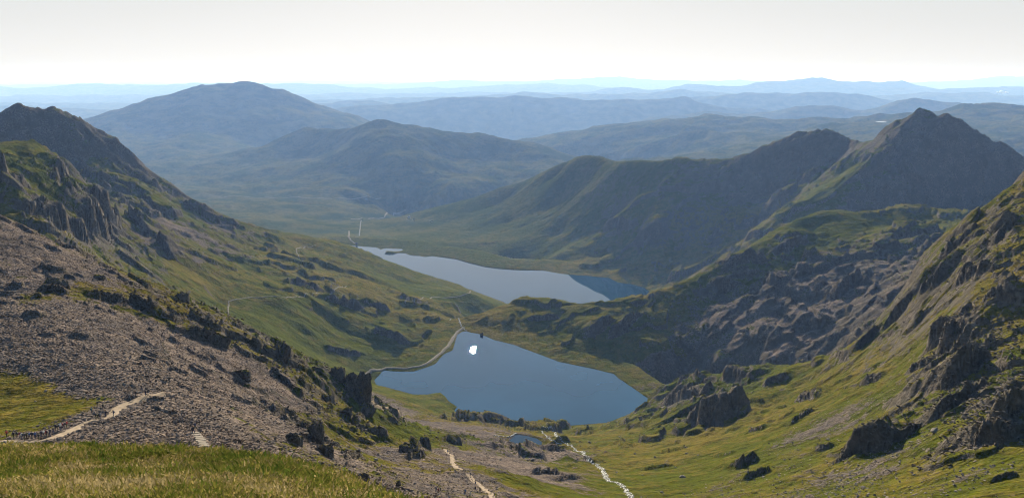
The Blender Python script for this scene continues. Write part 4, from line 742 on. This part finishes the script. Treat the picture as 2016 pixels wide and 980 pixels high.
# ------------------------------------------------------------------ far buildings, drifting cloud
WHITEW, SLATE, HUTW = simple('limewash', (.72, .72, .69), var=.1), simple('slate', (.09, .09, .10)), simple('hut_stone', (.13, .12, .11))
def house(name, u, v, L, Wd, H, wm, label, cat, rot=0, ymin=800):
    p = hit(u, v, ymin); e = bpy.data.objects.new(name, None); COL.objects.link(e); e.location = p; e.rotation_euler = (0, 0, rot); put(e, label, cat)
    a, b = L / 2, Wd / 2
    V = [(-a, -b, -2), (a, -b, -2), (a, b, -2), (-a, b, -2), (-a, -b, H), (a, -b, H), (a, b, H), (-a, b, H), (-a, 0, H + b * .8), (a, 0, H + b * .8)]
    me = bpy.data.meshes.new('wall'); me.from_pydata(V, [], [(0, 1, 5, 4), (2, 3, 7, 6), (1, 2, 6, 9, 5), (3, 0, 4, 8, 7)]); me.materials.append(wm); o = bpy.data.objects.new('wall', me); COL.objects.link(o); o.parent = e
    c, d, t_ = a + .4, b + .4, .35
    R = [(-c, -d, H - .1), (c, -d, H - .1), (c, 0, H + b * .8 + .25), (-c, 0, H + b * .8 + .25), (c, d, H - .1), (-c, d, H - .1)]; R += [(x, y, z + t_) for x, y, z in R]
    me = bpy.data.meshes.new('roof'); me.from_pydata(R, [], [(0, 1, 2, 3), (3, 2, 4, 5), (6, 9, 8, 7), (9, 11, 10, 8), (0, 6, 7, 1), (5, 4, 10, 11), (1, 7, 8, 2), (2, 8, 10, 4), (0, 3, 9, 6), (3, 5, 11, 9)]); me.materials.append(SLATE); o = bpy.data.objects.new('roof', me); COL.objects.link(o); o.parent = e
    bm = bmesh.new(); bmesh.ops.create_cube(bm, size=1)
    for vv in bm.verts: vv.co = Vector((vv.co.x * .9 + a * .8, vv.co.y * .9, vv.co.z * 1.8 + H + b * .8 + .8))
    me = bpy.data.meshes.new('chimney'); bm.to_mesh(me); bm.free(); me.materials.append(wm); o2 = bpy.data.objects.new('chimney', me); COL.objects.link(o2); o2.parent = o
    for sx in (-.3, .3):
        bm = bmesh.new(); bmesh.ops.create_cube(bm, size=1)
        for vv in bm.verts: vv.co = Vector((vv.co.x * .9 + sx * L, vv.co.y * .06 - b, vv.co.z * 1.1 + H * .55))
        me = bpy.data.meshes.new('window'); bm.to_mesh(me); bm.free(); me.materials.append(SLATE); o2 = bpy.data.objects.new('window', me); COL.objects.link(o2); o2.parent = e
house('cottage', 805, 430, 14, 7, 6, WHITEW, 'white cottage on the valley slope beyond the far lake', 'cottage', .9)
house('cottage', 815, 434, 9, 6, 4.5, WHITEW, 'smaller white cottage just right of the first one in the valley', 'cottage', .4)
house('cottage', 849, 438, 9, 6, 4.5, WHITEW, 'white cottage standing alone on the valley slope', 'cottage', 1.2)
house('valve_house', 948, 661, 4, 3, 3, HUTW, 'tiny stone hut on the right shore by the outlet of the near lake', 'hut', .3)
house('valve_house', 702, 482, 6, 5, 6, HUTW, 'dark tower-like stone house at the far end of the long lake', 'hut', .3)
def low_cloud():
    p = hit(1960, 186, 9000); sc2 = p.y / FPX; bm = bmesh.new(); r = random.Random(4)
    for i in range(22):
        t_ = r.uniform(-1, 1); rad = (4.2 - 2.6 * abs(t_)) * r.uniform(.5, .9) * sc2
        res = bmesh.ops.create_icosphere(bm, subdivisions=3, radius=rad, matrix=Matrix.Translation((t_ * 11 * sc2, r.uniform(-3, 3) * sc2, rad * .55 + r.uniform(-.3, .6) * sc2)))
    me = bpy.data.meshes.new('low_cloud'); bm.to_mesh(me); bm.free(); me.materials.append(simple('cloud_vapour', (.85, .85, .85), var=.03)); me.polygons.foreach_set('use_smooth', [True] * len(me.polygons))
    o = bpy.data.objects.new('low_cloud', me); COL.objects.link(o); o.location = (p.x, p.y - 300, p.z + 3 * sc2); put(o, 'small white cloud floating low in front of the blue ranges at the right', 'cloud')
low_cloud()

# ------------------------------------------------------------------ the air
def haze():
    bm = bmesh.new(); bmesh.ops.create_cube(bm, size=1)
    zb, zt = float(ALLV[:, 2].min()) - 1.0, max(CAMZ, float(ALLV[:, 2].max())) + 30
    for v in bm.verts: v.co = Vector((v.co.x * 190000, v.co.y * 170000, zb if v.co.z < 0 else zt))
    me = bpy.data.meshes.new('haze'); bm.to_mesh(me); bm.free()
    m = bpy.data.materials.new('haze_air'); m.use_nodes = True; nt = m.node_tree; nt.nodes.clear()
    out = nt.nodes.new('ShaderNodeOutputMaterial'); pv = nt.nodes.new('ShaderNodeVolumePrincipled')
    pv.inputs['Color'].default_value = (.28, .48, 1.0, 1); pv.inputs['Absorption Color'].default_value = (1, 1, 1, 1); pv.inputs['Density'].default_value = 3.8e-5; pv.inputs['Anisotropy'].default_value = .12
    pv.inputs['Density Attribute'].default_value = ''
    nt.links.new(pv.outputs[0], out.inputs['Volume'])
    me.materials.append(m); o = bpy.data.objects.new('haze', me); COL.objects.link(o)
    put(o, 'blue morning haze filling the valleys to the horizon', 'haze', kind='stuff')
haze()
